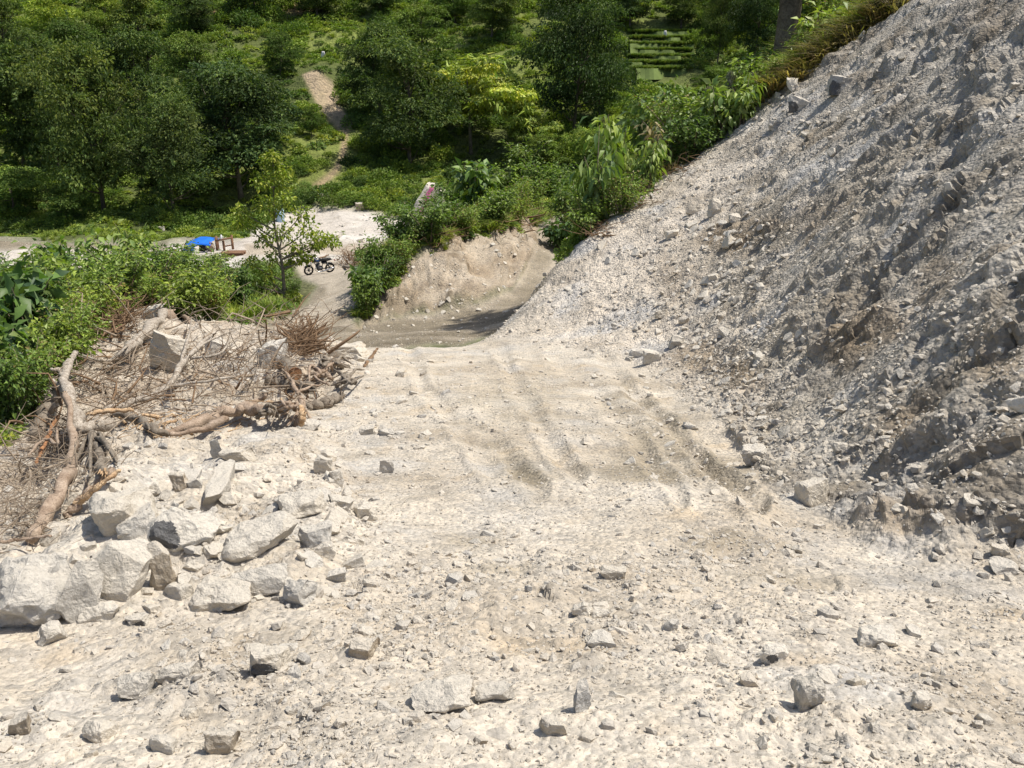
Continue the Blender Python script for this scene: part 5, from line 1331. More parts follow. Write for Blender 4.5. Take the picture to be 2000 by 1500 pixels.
GL, GB, GE = 'scrub beside the hollow', 'scrub on the earth bank', 'plants along the slope crest'
SHRUBS = [
 # scrub beside the hollow, front row first
 ('small', 0, 20, 830, 120, 130, 'bright green shrub beside the blackened trunk', GL),
 ('fine', 0, 70, 800, 110, 140, 'fine-leaved shrub behind the blackened trunk', GL),
 ('broad', 0, 15, 760, 150, 150, 'broad-leaved dark shrub at the frame edge above the hollow', GL),
 ('broad', 1, 60, 690, 150, 170, 'large broad-leaved shrub with glossy leaves', GL),
 ('broad', 2, -10, 680, 130, 150, 'broad-leaved shrub cut by the frame edge', GL),
 ('small', 1, 110, 740, 100, 140, 'small-leaved shrub beside the forked branch', GL),
 ('fine', 1, 150, 700, 90, 140, 'yellow-green shrub behind the forked branch', GL),
 ('fine', 2, 190, 660, 90, 130, 'fine-leaved shrub above the brown brush', GL),
 ('small', 2, 150, 640, 100, 140, 'dense green shrub behind the glossy broad-leaved shrub', GL),
 ('pale', 0, 110, 590, 90, 110, 'pale-leaved shrub at the top of the scrub', GL),
 ('pale', 1, 190, 560, 80, 110, 'pale yellowish shrub on the scrub skyline', GL),
 ('pale', 2, 270, 545, 90, 90, 'tall pale-leaved shrub in front of the blue shelter', GL),
 ('small', 3, 240, 605, 90, 130, 'green shrub behind the upturned stump', GL),
 ('fine', 0, 300, 600, 80, 130, 'light green shrub directly behind the bare roots', GL),
 ('small', 0, 370, 625, 100, 140, 'bushy shrub between stump and speckled branch', GL),
 ('fine', 1, 415, 622, 90, 115, 'yellow-green shrub reaching down to the hollow', GL),
 ('small', 1, 465, 612, 90, 100, 'shrub with reddish leaves at the road end of the scrub', GL),
 ('fine', 2, 510, 600, 85, 90, 'shrub overhanging the lower road', GL),
 ('small', 2, 548, 588, 55, 60, 'last low shrub of the scrub beside the lower road', GL),
 ('small', 3, 330, 570, 90, 130, 'dense green shrub below the blue shelter', GL),
 ('small', 0, 400, 575, 72, 120, 'dense green shrub below the wooden posts', GL),
 ('fine', 1, 470, 570, 62, 110, 'bright shrub beside the small airy tree', GL),
 ('dark', 0, 572, 582, 38, 40, 'dark shrub on the undercut edge of the lower road', GL),
 ('small', 1, 520, 562, 52, 80, 'rounded shrub under the small airy tree', GL),
 ('broad', 0, 130, 545, 70, 90, 'dark leafy shrub against the pale river sand', GL),
 ('pale', 1, 30, 600, 70, 110, 'pale shrub rising over the glossy leaves', GL),
 ('small', 2, 60, 570, 60, 120, 'low green shrub at the edge of the river sand', GL),
 ('fine', 0, 350, 530, 45, 100, 'light shrub at the shelter foot', GL),
 ('fine', 2, 230, 560, 60, 110, 'light fine shrub between two pale ones', GL),
 ('small', 3, 425, 530, 34, 60, 'green shrub by the plank stack', GL),
 # bank
 ('small', 0, 715, 618, 85, 70, 'shrub hanging over the nose of the bank', GB),
 ('broad', 1, 722, 588, 75, 80, 'drooping broad-leaved shrub at the bank nose', GB),
 ('fine', 0, 742, 570, 75, 90, 'yellow-green shrub on the bank shoulder', GB),
 ('small', 1, 735, 545, 80, 80, 'leafy shrub on the track side of the bank', GB),
 ('fine', 1, 775, 525, 70, 90, 'grassy shrub above the bare bank face', GB),
 ('small', 2, 790, 490, 75, 100, 'green shrub behind the bank shoulder', GB),
 ('small', 3, 835, 472, 75, 110, 'dense shrub over the bare bank face', GB),
 ('dark', 0, 870, 452, 70, 100, 'dark green shrub at the middle of the bank', GB),
 ('fine', 2, 905, 458, 60, 90, 'light shrub hanging over the bank edge', GB),
 ('broad', 2, 928, 425, 115, 110, 'tall dark broad-leaved shrub on the bank', GB),
 ('small', 0, 965, 440, 70, 100, 'bright shrub beside the tall dark one', GB),
 ('fine', 0, 1005, 438, 75, 90, 'feathery light shrub at the end of the bank', GB),
 ('fine', 1, 1030, 415, 70, 80, 'yellow-green shrub over the climbing road', GB),
 ('small', 1, 985, 405, 80, 110, 'green shrub behind the tall dark one', GB),
 ('small', 2, 900, 415, 60, 100, 'green shrub partly hiding the valley boulder', GB),
 ('small', 3, 1060, 390, 70, 100, 'bright green shrub above the climbing road', GB),
 ('dark', 1, 1020, 350, 70, 110, 'dark shrub below the drooping pale tree', GB),
 # crest of the slope
 ('broad', 0, 1095, 485, 50, 60, 'broad-leaved plant hanging over the climbing road', GE),
 ('dark', 1, 1110, 450, 75, 90, 'dark shrub at the lower end of the crest', GE),
 ('droop', 0, 1165, 440, 150, 120, 'tall drooping pale-leaved shrub on the crest', GE),
 ('droop', 1, 1200, 395, 130, 120, 'second drooping pale-leaved shrub further up the crest', GE),
 ('droop', 0, 1235, 360, 100, 110, 'pale drooping shrub in the middle of the crest', GE),
 ('dead', 0, 1305, 330, 70, 110, 'withered shrub with hanging dry leaves on the crest', GE),
 ('pale', 0, 1270, 330, 110, 110, 'pale leafy shrub behind the withered one', GE),
 ('fine', 2, 1320, 300, 90, 120, 'light feathery shrub above the withered one', GE),
 ('pale', 2, 1310, 250, 70, 70, 'pale tall shrub in front of the rice terraces', GE),
 ('small', 0, 1370, 280, 80, 120, 'green shrub among the plumed grass', GE),
 ('small', 1, 1440, 225, 80, 120, 'green shrub below the olive trees on the crest', GE),
 ('dark', 0, 1480, 180, 60, 90, 'dark shrub at the foot of the thick dark trunk', GE),
 ('small', 2, 1575, 125, 50, 80, 'green shrub beside the perched white stone', GE),
 ('fine', 0, 1620, 80, 80, 110, 'grassy shrub behind the crest grass near the top', GE),
 ('small', 3, 1680, 30, 80, 110, 'green shrub at the top end of the crest', GE),
 ('small', 1, 1140, 465, 60, 80, 'small green shrub under the tall drooping one', GE),
 ('fine', 1, 1215, 415, 60, 80, 'fine pale shrub at the edge between the two drooping shrubs', GE),
 ('droop', 1, 1265, 375, 80, 90, 'low drooping shrub at the edge below the withered one', GE),
 ('small', 2, 1345, 315, 70, 100, 'round green shrub at the edge past the withered one', GE),
 ('pale', 1, 1400, 275, 80, 90, 'pale shrub at the foot of the tallest plume', GE),
 ('droop', 0, 1450, 245, 80, 90, 'drooping shrub at the edge beyond the plumes', GE),
 ('fine', 0, 1530, 165, 40, 70, 'fine shrub just behind the perched white stone', GE),
 ('pale', 0, 1590, 115, 80, 90, 'pale shrub among the upper crest grass', GE),
]
for kd, vr, u, vb, hp_, wp, lb, g in SHRUBS: place_shrub(kd, vr, u, vb, hp_, wp, lb, g)

# grass tufts
def tuft_mesh(name, seed, n, cols, lean=0.5, width=0.02, curl=0.5):
    r = np.random.default_rng(seed)
    a = r.uniform(0, 6.28, n); q = lean * r.random(n) ** 0.7; hh = r.uniform(0.5, 1.0, n)
    b = np.stack([r.normal(0, .09, n), r.normal(0, .09, n), np.zeros(n)], -1)
    d = np.stack([np.cos(a) * q, np.sin(a) * q, hh], -1)
    s = np.stack([-np.sin(a), np.cos(a), np.zeros(n)], -1) * width
    m = b + d * 0.55; tp = b + d * np.array((1, 1, 1 - curl * 0.45)) + np.stack([np.cos(a), np.sin(a), np.zeros(n)], -1) * (curl * 0.35 * hh)[:, None]
    V = np.stack([b - s, b + s, m + s * .8, m - s * .8, tp], 1).reshape(-1, 3)
    i5 = np.arange(n)[:, None] * 5
    F = np.concatenate([i5 + np.array([[0, 1, 2]]), i5 + np.array([[0, 2, 3]]), i5 + np.array([[3, 2, 4]])], 0)
    return mesh_np(name, V, F, M['grass'], np.repeat(palette(r, n, cols), 5, axis=0))
TUFT = [tuft_mesh('tuft', 400 + i, 46, [LITE[0], LITE[1], MIDG[3], YELL[0]], 0.45) for i in range(3)]
DTUFT = [tuft_mesh('dry_tuft', 410 + i, 46, DRY + [(0.16, 0.15, 0.06)], 0.8, 0.014, 1.0) for i in range(3)]
MTUFT = [tuft_mesh('mixed_tuft', 420 + i, 46, [LITE[0], MIDG[1], LITE[1], YELL[0], DRY[0], MIDG[3]], 0.65, 0.016, 0.9) for i in range(3)]

# undergrowth clumps spread over hillside, scrub and bank
def clump_mesh(seed, n, leaf, cols, flat=0.7):
    r = np.random.default_rng(seed)
    dv = unit(r.normal(0, 1, (n, 3))); dv[:, 2] = np.abs(dv[:, 2])
    rad = 0.5 * (0.6 + 0.4 * r.random(n)) * (1 + 0.3 * vnoise(dv * 1.0 + seed, 0.5, seed))
    pos = dv * rad[:, None] * np.array((1, 1, flat))
    dirv = unit(dv + r.normal(0, .6, (n, 3)))
    sz = leaf * r.uniform(.6, 1.4, n)
    return leaf_mesh('clump', pos, dirv, unit(dv * .6 + np.array((0, 0, .8)) + r.normal(0, .4, (n, 3))), sz, sz * .55, palette(r, n, cols), M['leaf_far'], 0.2, 0.2)
CL = [clump_mesh(500 + i, 190, 0.17, c_) for i, c_ in enumerate([[LITE[0], MIDG[1], MIDG[3]], [LITE[0], LITE[2], MIDG[1]], [MIDG[1], MIDG[3], LITE[0]], [OLIV[1], MIDG[0], MIDG[2]], [LITE[1], YELL[2], LITE[0]], [LITE[1], YELL[0], PALE[2]]])]
def cover(name, weight, n, s0, s1, protos, label, zs=(0.6, 1.2), kdist=None, tiltn=True):
    k = pick_verts(weight, n)
    s = rng.uniform(s0, s1, n)
    if kdist: s = s * np.clip(DEP[k] / kdist, 0.5, 3)
    p = spread(k); p[:, 2] -= 0.03 * s
    rot = np.stack([rng.normal(0, .12, n), rng.normal(0, .12, n), rng.uniform(0, 6.28, n)], -1)
    scl = np.stack([s, s, s * rng.uniform(zs[0], zs[1], n)], -1)
    return instancer(name, p, rot, scl, rng.integers(0, len(protos), n), protos, 'stuff', label)
CLB = [clump_mesh(520 + i, 700, 0.085, c_, 0.9) for i, c_ in enumerate([MIDG, [MIDG[0], MIDG[2], MIDG[3]], [LITE[0], MIDG[1], LITE[2]], [DARK[3], MIDG[0], MIDG[2]], [LITE[1], YELL[2], LITE[0]], [OLIV[0], OLIV[1], MIDG[2]]])]
openness = np.clip(1 - 1.3 * scar - wide_path * 1.3, 0, 1)
ricew = poly_mask(U, Vv, [(1215, 170), (1230, 40), (1360, 40), (1350, 170)], 8) * (Yw > 90)
openness = openness * (1 - ricew)
cover('undergrowth', green * (Yw > 76) * openness * np.clip(0.75 + 0.8 * fbm(P, 12, 2, 511), 0.05, 1.6), 6500, 0.9, 2.4, CL, 'low green undergrowth covering the hillside', (0.4, 0.9), 110)
thick = np.clip(0.55 + 1.1 * fbm(P, 16, 2, 517), 0.0, 1.4)
cover('thicket', green * (Yw > 84) * openness * thick * (1 - 0.85 * np.exp(-((U - 640) / 110) ** 2 - ((Vv - 70) / 70) ** 2)) * (1 - 0.9 * np.exp(-((U - 640) / 60) ** 2 - ((Vv - 320) / 60) ** 2)), 1500, 1.8, 4.6, CLB, 'bushes crowding the hillside between the trees', (0.6, 1.1), 120)
cover('hill_grass', green * (Yw > 70) * openness, 5000, 0.5, 1.2, TUFT, 'grass between the bushes of the hillside', (0.5, 0.9), 90)
cover('scrub_cover', green * left_scrub * (Yw > 7) * (Yw < 52) * (1 - m_river) * (U < 560), 2600, 0.35, 0.8, CL, 'low leafy growth between the shrubs of the scrub', (0.5, 1.0), 22)
cover('scrub_grass', green * left_scrub * (Yw > 7) * (Yw < 40), 900, 0.3, 0.6, TUFT, 'grass at the edge of the scrub', (0.7, 1.2), 20)
banktop = poly_mask(U, Vv, [(690, 620), (705, 560), (760, 480), (850, 435), (1000, 400), (1060, 380), (1060, 425), (1000, 445), (895, 462), (835, 485), (760, 560), (715, 615)], 6) * (Yw > 28) * (Yw < 60)
cover('bank_cover', banktop + 0.4 * green * (Yw > 36) * (Yw < 70) * (U > 700) * (U < 1120), 1500, 0.4, 0.9, CL, 'low leafy growth on top of the bank', (0.5, 1.0), 38)
cover('bank_grass', banktop, 500, 0.5, 1.0, MTUFT, 'long grass hanging over the bank face', (0.6, 1.0), 38)
crest = np.exp(-(line_dist(U, Vv, [(1100, 490), (1200, 392), (1350, 292), (1500, 180), (1620, 95), (1750, -10)]) / 16) ** 2) * (Yw > 19) * (Yw < 33) * (1 - m_slope)
cover('crest_cover', (crest > 0.05) * 1.0 + 0.6 * green * (Yw > 22) * (Yw < 40) * (U > 1080), 1500, 0.3, 0.8, CL[:4], 'leafy growth behind the crest of the slope', (0.5, 1.1), 26)
cover('crest_grass', (crest > 0.02) * smooth(U, 1250, 1400) * 1.0, 900, 0.6, 1.3, MTUFT, 'long grass bending over the crest of the slope', (0.6, 1.0), 26)
edge_in = np.exp(-(line_dist(U, Vv, [(1180, 425), (1350, 305), (1500, 195), (1600, 125), (1750, 5)]) / 9) ** 2) * (Yw > 18) * (Yw < 33)
cover('dry_crest_grass', edge_in * (0.06 + smooth(U, 1450, 1560)), 260, 0.7, 1.5, DTUFT, 'dry brown grass flattened along the crest', (0.3, 0.7), 26)
cover('path_weeds', m_river * (Yw > 60) * poly_mask(U, Vv, [(560, 470), (690, 450), (640, 462), (540, 476)], 8) + green * (Yw > 78) * (Yw < 96), 700, 0.3, 0.8, TUFT + CL[:1], 'weeds along the edge of the river bed', (0.4, 0.8), 80)
# plumed grasses on the crest
for i_, (u_, v_, h_, lb) in enumerate(((1412, 250, 95, 'tallest plumed grass stem on the crest'), (1378, 262, 80, 'plumed grass stem beside the pale tall shrub'), (1430, 235, 75, 'plumed grass stem leaning to the slope'), (1460, 215, 60, 'short plumed grass stem nearest the perched stone'))):
    p, n, d, rg = hit(u_, v_); k_ = depth(p) / FPX
    t = empty('plume_grass', p)
    top = Vector((random.uniform(-.1, .1), 0, h_ * k_))
    MB().tube(smooth_path([Vector((0, 0, 0)), top * .5 + Vector((0.03, 0, 0)), top], 6), [0.012, 0.011, 0.01, 0.009, 0.008, 0.006], 5).build('stem', M['twig'], t)
    r = np.random.default_rng(i_); n = 260
    tt = r.random(n); pos = np.array(top)[None] * (0.72 + 0.3 * tt)[:, None] + r.normal(0, .035, (n, 3))
    me = leaf_mesh('plume', pos, unit(np.array((0.2, 0, 1)) + r.normal(0, .4, (n, 3))), r.normal(0, 1, (n, 3)), 0.14, 0.02, palette(r, n, [(0.36, 0.33, 0.30), (0.28, 0.25, 0.22)]), M['grass'])
    link(bpy.data.objects.new('plume', me), t)
    lf = bpy.data.objects.new('leaf_blades', TUFT[i_ % 3]); link(lf, t); lf.scale = (1.1, 1.1, h_ * k_ * 0.7)
    tag(t, lb, 'grass', 'plumed grass')

# ------------------------------------------------------------------ rice terraces
rice_m = M['grass']
RICE = [tuft_mesh('rice_tuft', 440 + i, 60, [(0.095, 0.16, 0.03), (0.13, 0.19, 0.04), (0.15, 0.17, 0.05)], 0.35, 0.03, 0.3) for i in range(2)]
terr_mat = plain('terrace_green', (0.12, 0.16, 0.05), 0.9, 0.1, 0, 0.4, 0.4)
rp, rs_ = [], []
STEP = ['lowest', 'second lowest', 'third', 'middle', 'fifth', 'second highest', 'highest']
for k in range(7):
    v0, v1 = (148, 133, 124, 109, 100, 85, 76, 62)[k:k + 2]
    a, n, d, rg = hit(1290, v0); b, n, d2, rg = hit(1290, v1)
    w = 62 * depth(a) / FPX
    z = max(a.z, b.z) + 0.15 if False else a.z + 0.55 * (b.z - a.z) + 0.5
    mb = MB()
    pts = []
    for i in range(13):
        f = i / 12 * 2 - 1
        wob = 0.9 * math.sin(f * 2.3 + k * 1.7) + 0.5 * math.sin(f * 6 + k * 2.9)
        pts.append((a.x + f * w * (0.8 + 0.25 * math.sin(k * 2.1)), a.y + wob - 0.4 * f * f, b.y + 0.6 + wob))
    base = len(mb.v)
    for x, y0, y1 in pts: mb.v += [(x, y0 - 1.3, z - 1.5), (x, y0, z), (x, y1, z), (x, y1, z - 3)]
    for i in range(12):
        q = base + i * 4
        for j in range(3): mb.f.append((q + j, q + j + 4, q + j + 5, q + j + 1))
    mb.f.append((base, base + 1, base + 2, base + 3)); mb.f.append((base + 48, base + 51, base + 50, base + 49))
    o = mb.build('rice_terrace', terr_mat, None, False); tag(o, '%s bright green rice terrace on the far slope' % STEP[k], None, None, 'structure')
    n_ = 420
    xs = rng.uniform(a.x - w, a.x + w, n_)
    rp.append(np.stack([xs, rng.uniform(a.y - 0.5, b.y + 0.2, n_), np.full(n_, z) - 0.15 * rng.random(n_)], -1))
rp = np.concatenate(rp); n_ = len(rp); s = rng.uniform(0.25, 0.7, n_)
instancer('rice_crop', rp, np.stack([np.zeros(n_), np.zeros(n_), rng.uniform(0, 6.28, n_)], -1), np.stack([s * 1.6, s * 1.6, s], -1), rng.integers(0, 2, n_), RICE, 'stuff', 'bright green rice growing on the terraces')

# ------------------------------------------------------------------ motorcycle
black = plain('black_paint', (0.012, 0.012, 0.015), 0.25, 0.5, 0, 0.1)
rubber = plain('rubber', (0.018, 0.018, 0.018), 0.85, 0.2)
chrome = plain('chrome', (0.55, 0.56, 0.58), 0.22, 0.5, 1.0, 0.05)
alloy = plain('engine_alloy', (0.10, 0.10, 0.105), 0.5, 0.5, 0.6)
lens = plain('lamp_lens', (0.62, 0.68, 0.75), 0.12, 0.7)
blued = plain('blue_decal', (0.03, 0.10, 0.28), 0.3, 0.5)
red = plain('tail_lens', (0.35, 0.02, 0.02), 0.25, 0.5)
amber = plain('amber_lens', (0.5, 0.2, 0.03), 0.25, 0.5)
pk, _, _, _ = hit(624, 535)
bike = empty('motorcycle', pk + Vector((0, 0, 0.0)))
bike.rotation_euler = (math.radians(8), 0, math.radians(32))
tag(bike, 'black motorcycle parked on the pale track in the valley', 'motorcycle')
def wheel(nm, x, parent):
    w = MB().torus((x, 0, 0.30), 0.245, 0.052, 28, 8).build(nm, rubber, parent)
    mb = MB().torus((x, 0, 0.30), 0.205, 0.014, 28, 6)
    for k in range(6):
        a = k * math.pi / 3
        mb.tube([(x, 0, 0.30), (x + 0.2 * math.cos(a), 0, 0.30 + 0.2 * math.sin(a))], 0.013, 5)
    mb.build('rim', alloy, w)
    MB().tube([(x, -0.07, 0.30), (x, 0.07, 0.30)], 0.05, 12).build('hub', alloy, w)
    return w
wheel('front_wheel', -0.64, bike); wheel('rear_wheel', 0.64, bike)
for s_ in (-1, 1):
    MB().tube([(-0.64, s_ * 0.085, 0.30), (-0.50, s_ * 0.085, 0.68), (-0.42, s_ * 0.085, 0.92)], [0.024, 0.022, 0.018], 8).build('fork', chrome, bike)
    MB().tube([(0.64, s_ * 0.10, 0.32), (0.44, s_ * 0.11, 0.62)], [0.03, 0.028], 8).build('shock_absorber', alloy, bike)
    MB().tube([(-0.38, s_ * 0.06, 0.98), (-0.36, s_ * 0.24, 1.04), (-0.26, s_ * 0.36, 1.02)], 0.013, 7).build('handlebar', chrome, bike)
    MB().tube([(-0.28, s_ * 0.34, 1.02), (-0.20, s_ * 0.42, 1.01)], 0.02, 7).build('grip', rubber, bike)
    m_ = MB().tube([(-0.34, s_ * 0.26, 1.04), (-0.38, s_ * 0.36, 1.20)], 0.008, 5).build('mirror', black, bike)
    MB().ellipsoid((-0.39, s_ * 0.38, 1.24), (0.02, 0.075, 0.05)).build('mirror_head', black, m_)
    MB().ellipsoid((-0.50, s_ * 0.16, 0.86), (0.035, 0.035, 0.03)).build('turn_signal', amber, bike)
    MB().tube([(0.12, s_ * 0.12, 0.26), (0.12, s_ * 0.30, 0.25)], 0.02, 7).build('footrest', rubber, bike)
fm = MB()
fm.tube([(-0.40, 0, 0.94), (-0.30, 0, 0.74), (-0.10, 0, 0.34), (0.16, 0, 0.28), (0.62, 0.09, 0.30)], 0.026, 8)
fm.tube([(-0.38, 0, 0.90), (0.05, 0, 0.76), (0.44, 0, 0.74), (0.80, 0, 0.80)], 0.024, 8)
fm.tube([(0.16, 0, 0.28), (0.22, 0, 0.74)], 0.022, 8)
fm.build('frame', black, bike)
tk = MB().ellipsoid((-0.14, 0, 0.86), (0.29, 0.155, 0.14), 18, 10).build('fuel_tank', black, bike)
MB().box((-0.16, -0.155, 0.87), (0.20, 0.012, 0.05), 0, 0, 0.15, 0.004).build('decal', blued, tk)
MB().tube([(-0.18, 0, 0.985), (-0.18, 0, 1.01)], 0.035, 10).build('cap', chrome, tk)
MB().box((0.40, 0, 0.845), (0.62, 0.24, 0.09), 0, 0, -0.06, 0.04).build('seat', rubber, bike)
MB().box((0.30, 0, 0.68), (0.34, 0.22, 0.15), 0, 0, 0, 0.05).build('side_panel', black, bike)
eg = MB().box((0.02, 0, 0.36), (0.36, 0.24, 0.24), 0, 0, 0, 0.05)
eg.build('engine', alloy, bike)
cy_ = MB()
for k in range(6): cy_.box((-0.12 + 0.01 * k, 0, 0.47 + 0.035 * k), (0.19, 0.20, 0.018), 0, 0, -0.25, 0.004)
cy_.build('cylinder', alloy, bike)
MB().tube(smooth_path([(-0.18, -0.06, 0.50), (-0.30, -0.12, 0.34), (-0.10, -0.15, 0.20), (0.30, -0.16, 0.24), (0.85, -0.17, 0.36)], 14), [0.022] * 7 + [0.03] + [0.045] * 6, 10).build('exhaust_pipe', chrome, bike)
hl = MB().ellipsoid((-0.52, 0, 0.90), (0.075, 0.10, 0.10)).build('headlight', black, bike)
MB().ellipsoid((-0.565, 0, 0.90), (0.045, 0.085, 0.085)).build('lens', lens, hl)
MB().box((-0.50, 0, 1.03), (0.03, 0.22, 0.16), 0, 0, -0.5, 0.012).build('windscreen', black, bike)
MB().box((-0.40, 0, 1.02), (0.10, 0.15, 0.06), 0, 0, 0.3, 0.02).build('instrument_panel', black, bike)
for nm_, x_, a0, a1 in (('front_mudguard', -0.64, 35, 140), ('rear_mudguard', 0.64, 20, 130)):
    mb = MB(); V_ = []
    for i in range(12):
        a = math.radians(a0 + (a1 - a0) * i / 11)
        for y_ in (-0.065, 0.065): mb.v.append((x_ + 0.325 * math.cos(a), y_, 0.30 + 0.325 * math.sin(a)))
        for y_ in (0.065, -0.065): mb.v.append((x_ + 0.315 * math.cos(a), y_, 0.30 + 0.315 * math.sin(a)))
    for i in range(11):
        q = i * 4
        for j in range(4): mb.f.append((q + j, q + (j + 1) % 4, q + 4 + (j + 1) % 4, q + 4 + j))
    mb.build(nm_, black, bike)
MB().box((0.93, 0, 0.74), (0.05, 0.13, 0.07), 0, 0, 0, 0.015).build('tail_light', red, bike)
MB().tube([(0.50, -0.13, 0.92), (0.80, -0.13, 0.95), (0.92, 0, 0.95), (0.80, 0.13, 0.95), (0.50, 0.13, 0.92)], 0.012, 6).build('grab_rail', chrome, bike)
MB().tube([(0.08, 0.10, 0.28), (0.02, 0.30, 0.0)], 0.013, 6).build('kickstand', alloy, bike)

# ------------------------------------------------------------------ blue tarpaulin shelter, posts, planks
tarp_m = plain('blue_tarpaulin', (0.012, 0.14, 0.62), 0.45, 0.4, 0, 0.25, 2.0)
plank_m = wood_material('weathered_plank', (0.16, 0.085, 0.05), (0.27, 0.16, 0.10), 3.0)
Ysh = 66.0
def gpt(u, v, Y):
    q = at(u, v, Y); return drop(q.x, q.y)
g0 = gpt(395, 488, Ysh); ks = depth(g0) / FPX
sh = empty('shelter', g0); tag(sh, 'low shelter covered by a bright blue tarpaulin beside the far track', 'shelter')
wd, hh_ = 54 * ks, 1.0
zt = at(395, 466, g0.y).z - g0.z
r = random.Random(9)
mb = MB(); nx, ny = 15, 9
for j in range(ny):
    for i in range(nx):
        fx = i / (nx - 1) * 2 - 1; fy = j / (ny - 1) * 2 - 1
        z = zt * (1.08 - 0.40 * max(0, -fx) ** 1.6 - 0.25 * fy * fy - 0.10 * max(0, fx) ** 2) + r.uniform(-.05, .05)
        if j == 0: z -= 0.22 * zt * (1 if i < 8 else 0.25)
        mb.v.append((fx * wd * 0.5 + r.uniform(-.04, .04), fy * 1.1, z))
for j in range(ny - 1):
    for i in range(nx - 1):
        q = j * nx + i; mb.f.append((q, q + 1, q + nx + 1, q + nx))
tp_ = mb.build('tarpaulin', tarp_m, sh, True)
sm_ = tp_.modifiers.new('thick', 'SOLIDIFY'); sm_.thickness = 0.012
for fx, fy in ((-0.46, -0.9), (0.47, -0.9), (-0.46, 0.9), (0.47, 0.9)):
    MB().tube([(fx * wd, fy, -0.5), (fx * wd * 0.98, fy, zt * (0.78 if fx < 0 else 0.95))], 0.045, 7).build('post', plank_m, sh)
MB().tube([(-0.46 * wd, 0, zt * 0.72), (0.0, 0, zt * 0.98), (0.47 * wd, 0, zt * 0.97)], 0.04, 7).build('ridge_pole', plank_m, sh)
fl = MB()
for i in range(15):
    fx = i / 14 * 2 - 1
    zz = zt * (0.62 - 0.3 * max(0, -fx))
    fl.v += [(fx * wd * 0.22 - wd * 0.30, -1.12 + r.uniform(-.05, .05), zz), (fx * wd * 0.22 - wd * 0.30, -1.25 + r.uniform(-.1, .1), zz - 0.55 * zt * r.uniform(.6, 1))]
for i in range(14): fl.f.append((2 * i, 2 * i + 2, 2 * i + 3, 2 * i + 1))
fo = fl.build('hanging_flap', tarp_m, sh, True); sm_ = fo.modifiers.new('thick', 'SOLIDIFY'); sm_.thickness = 0.012
# things stored under it
for i_, (dx, c_, lb, sz_) in enumerate(((0.2, (0.10, 0.085, 0.06), 'dark sack under the blue tarpaulin', (0.55, 0.40, 0.42)), (0.75, (0.30, 0.25, 0.19), 'pale sack at the open end of the shelter', (0.5, 0.4, 0.5)))):
    m_ = plain('sack_%d' % i_, c_, 0.9, 0.1)
    o = link(bpy.data.objects.new('sack', make_rock_mesh('sack', 900 + i_, 3, (sz_[0] * 1.6, sz_[1] * 1.5, sz_[2] * 1.6), m_, 2, 0.10, 0.8)))
    q = drop(g0.x + dx, g0.y - 0.3); o.location = q + Vector((0, 0, sz_[2] * 0.7)); tag(o, lb, 'sack')
# post-and-rail frame beside the shelter
f0 = gpt(432, 492, Ysh); fr = empty('post_frame', f0); tag(fr, 'rough wooden post and rail frame beside the blue shelter', 'fence')
for u_, top_v in ((421, 461), (436, 470), (452, 459)):
    q = at(u_, top_v, f0.y); gp = drop(q.x, q.y)
    MB().box(((q.x - f0.x), 0, (gp.z - f0.z - 0.4 + q.z - f0.z) / 2), (0.16, 0.14, (q.z - gp.z) + 0.4), 0, 0, random.uniform(-.02, .02), 0.02).build('post', plank_m, fr)
qa, qb = at(421, 470, f0.y), at(453, 464, f0.y)
MB().tube([(qa.x - f0.x, -0.11, qa.z - f0.z), (qb.x - f0.x, -0.11, qb.z - f0.z)], 0.07, 7).build('rail', plank_m, fr)
qa, qb = at(437, 482, f0.y), at(452, 479, f0.y)
MB().tube([(qa.x - f0.x, 0.10, qa.z - f0.z), (qb.x - f0.x, 0.10, qb.z - f0.z)], 0.05, 7).build('rail', plank_m, fr)
q = at(433, 466, f0.y)
wh = plain('white_plastic', (0.75, 0.75, 0.74), 0.5, 0.3, 0, 0.04)
cup = empty('plastic_jug', q + Vector((0, -0.06, -0.08))); tag(cup, 'white plastic jug hanging on the wooden rail', 'jug')
MB().tube([(0, 0, 0), (0, 0, 0.05), (0, 0, 0.26), (0, 0, 0.33), (0, 0, 0.38)], [0.07, 0.09, 0.09, 0.05, 0.04], 12).build('jug_body', wh, cup)
MB().tube([(0.08, 0, 0.08), (0.16, 0, 0.12), (0.16, 0, 0.24), (0.08, 0, 0.28)], 0.015, 6).build('handle', wh, cup)
# stack of planks below the frame
ps_ = gpt(458, 503, 62); st = empty('plank_stack', ps_, 0.05); tag(st, 'stack of red-brown planks between shelter and small tree', 'plank stack')
for lay_ in range(2):
    for j in range(3):
        MB().box((random.uniform(-.08, .08), j * 0.32 - 0.3, 0.08 + lay_ * 0.13), (1.5 + random.uniform(-.2, .2), 0.28, 0.10), random.uniform(-.03, .03), 0, 0, 0.01).build('plank', plank_m, st, False)

# pink cloth over the valley boulder
bo = HB['large cream boulder with a pink cloth, behind the bank scrub']
pink = plain('pink_cloth', (0.48, 0.13, 0.25), 0.8, 0.1, 0, 0.35, 1.2)
bpy.context.view_layer.update()
bb = BVHTree.FromPolygons([bo.matrix_world @ v.co for v in bo.data.vertices], [tuple(p.vertices) for p in bo.data.polygons])
mb = MB(); rows = 16; cols_ = 5
for i in range(rows):
    f = i / (rows - 1)
    for j in range(cols_):
        u_ = 843 - 20 * f + (j - 2) * (2.4 - 1.2 * f) + 2 * math.sin(i * 1.3); v_ = 366 + 52 * f
        h_ = bb.ray_cast(Vector((0, 0, 0)), ray(u_, v_).normalized())
        p_ = h_[0] if h_[0] is not None else (Vector(mb.v[-1]) if mb.v else at(u_, v_, bo.location.y))
        mb.v.append(tuple(p_ * 0.9955 + Vector((0, 0, 0.05))))
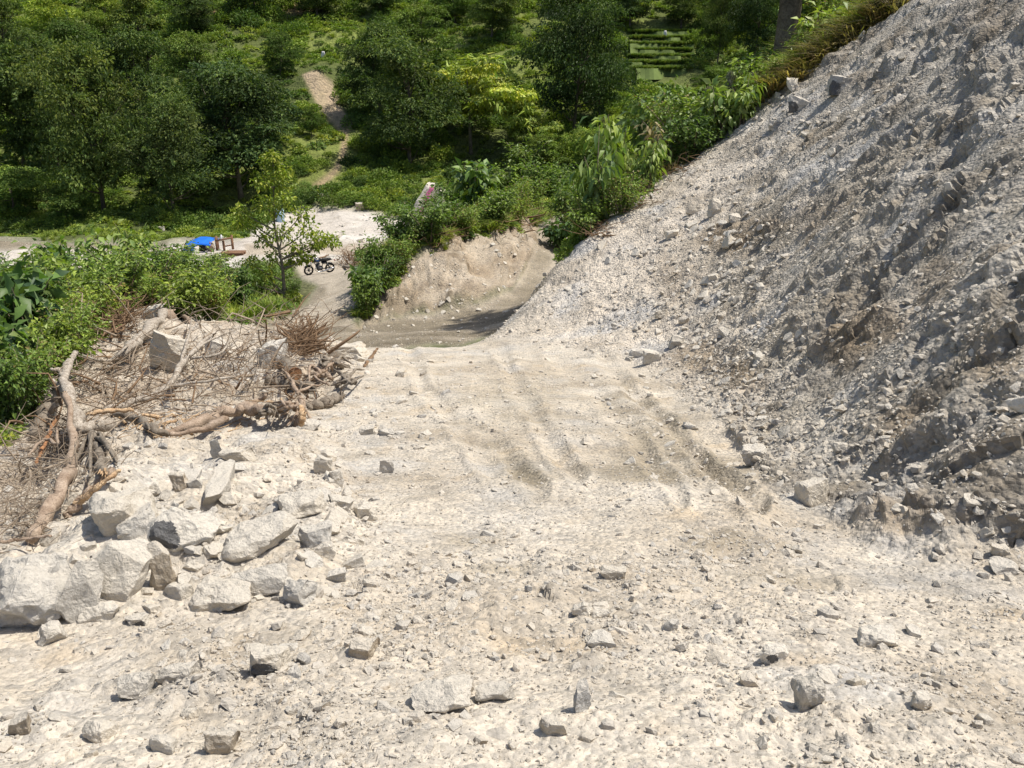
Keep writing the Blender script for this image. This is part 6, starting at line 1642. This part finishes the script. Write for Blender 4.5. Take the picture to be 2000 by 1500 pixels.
for i in range(rows - 1):
    for j in range(cols_ - 1):
        q = i * cols_ + j; mb.f.append((q, q + 1, q + cols_ + 1, q + cols_))
o = mb.build('cloth', pink, None, True); sm_ = o.modifiers.new('thick', 'SOLIDIFY'); sm_.thickness = 0.02
tag(o, 'long pink cloth draped down the valley boulder', 'cloth')
# pale blue drum at the far edge of the river bed
q, _, _, _ = hit(548, 432); kd_ = depth(q) / FPX
dr = empty('drum', q); tag(dr, 'pale blue drum behind the small airy tree', 'drum')
dm = plain('blue_drum', (0.36, 0.50, 0.62), 0.5, 0.3)
MB().tube([(0, 0, -0.1), (0, 0, 0.1), (0, 0, 0.35), (0, 0, 0.38), (0, 0, 0.75), (0, 0, 0.78), (0, 0, 1.1)], [0.40, 0.40, 0.40, 0.42, 0.42, 0.40, 0.40], 18).build('barrel', dm, dr)
MB().tube([(0, 0, 1.1), (0, 0, 1.14)], [0.41, 0.41], 18).build('rim', dm, dr)
# white cloths far up the hill
for u_, v_, w_, c_, lb in ((632, 111, 9, (0.78, 0.76, 0.76), 'white cloth hung on a stick in the grass above the landslip'), (1298, 79, 7, (0.8, 0.78, 0.76), 'white cloth on a stick in the rice terraces'), (671, 146, 6, (0.55, 0.72, 0.66), 'pale green plastic rag beside the dark tree')):
    q, _, _, _ = hit(u_, v_ + 4); k_ = depth(q) / FPX
    if u_ > 1200: q = q + Vector((0, 0, 0.9))
    t = empty('rag', q); tag(t, lb, 'cloth')
    MB().tube([(0, 0.05, -1.2), (0, 0.05, w_ * k_ * 1.6)], 0.04, 6).build('stick', M['twig'], t)
    mb = MB(); r = random.Random(int(u_))
    for j in range(7):
        for i in range(5):
            mb.v.append(((i / 4 - .5) * w_ * k_ * (0.6 + 0.5 * j / 6), -0.08 + 0.12 * math.sin(i * 2 + j), w_ * k_ * (1.5 - 1.3 * j / 6) + r.uniform(-.05, .05)))
    for j in range(6):
        for i in range(4):
            z_ = j * 5 + i; mb.f.append((z_, z_ + 1, z_ + 6, z_ + 5))
    o = mb.build('rag_sheet', plain('rag_%d' % u_, c_, 0.8, 0.1, 0, 0.05), t, True); s2 = o.modifiers.new('thick', 'SOLIDIFY'); s2.thickness = 0.02
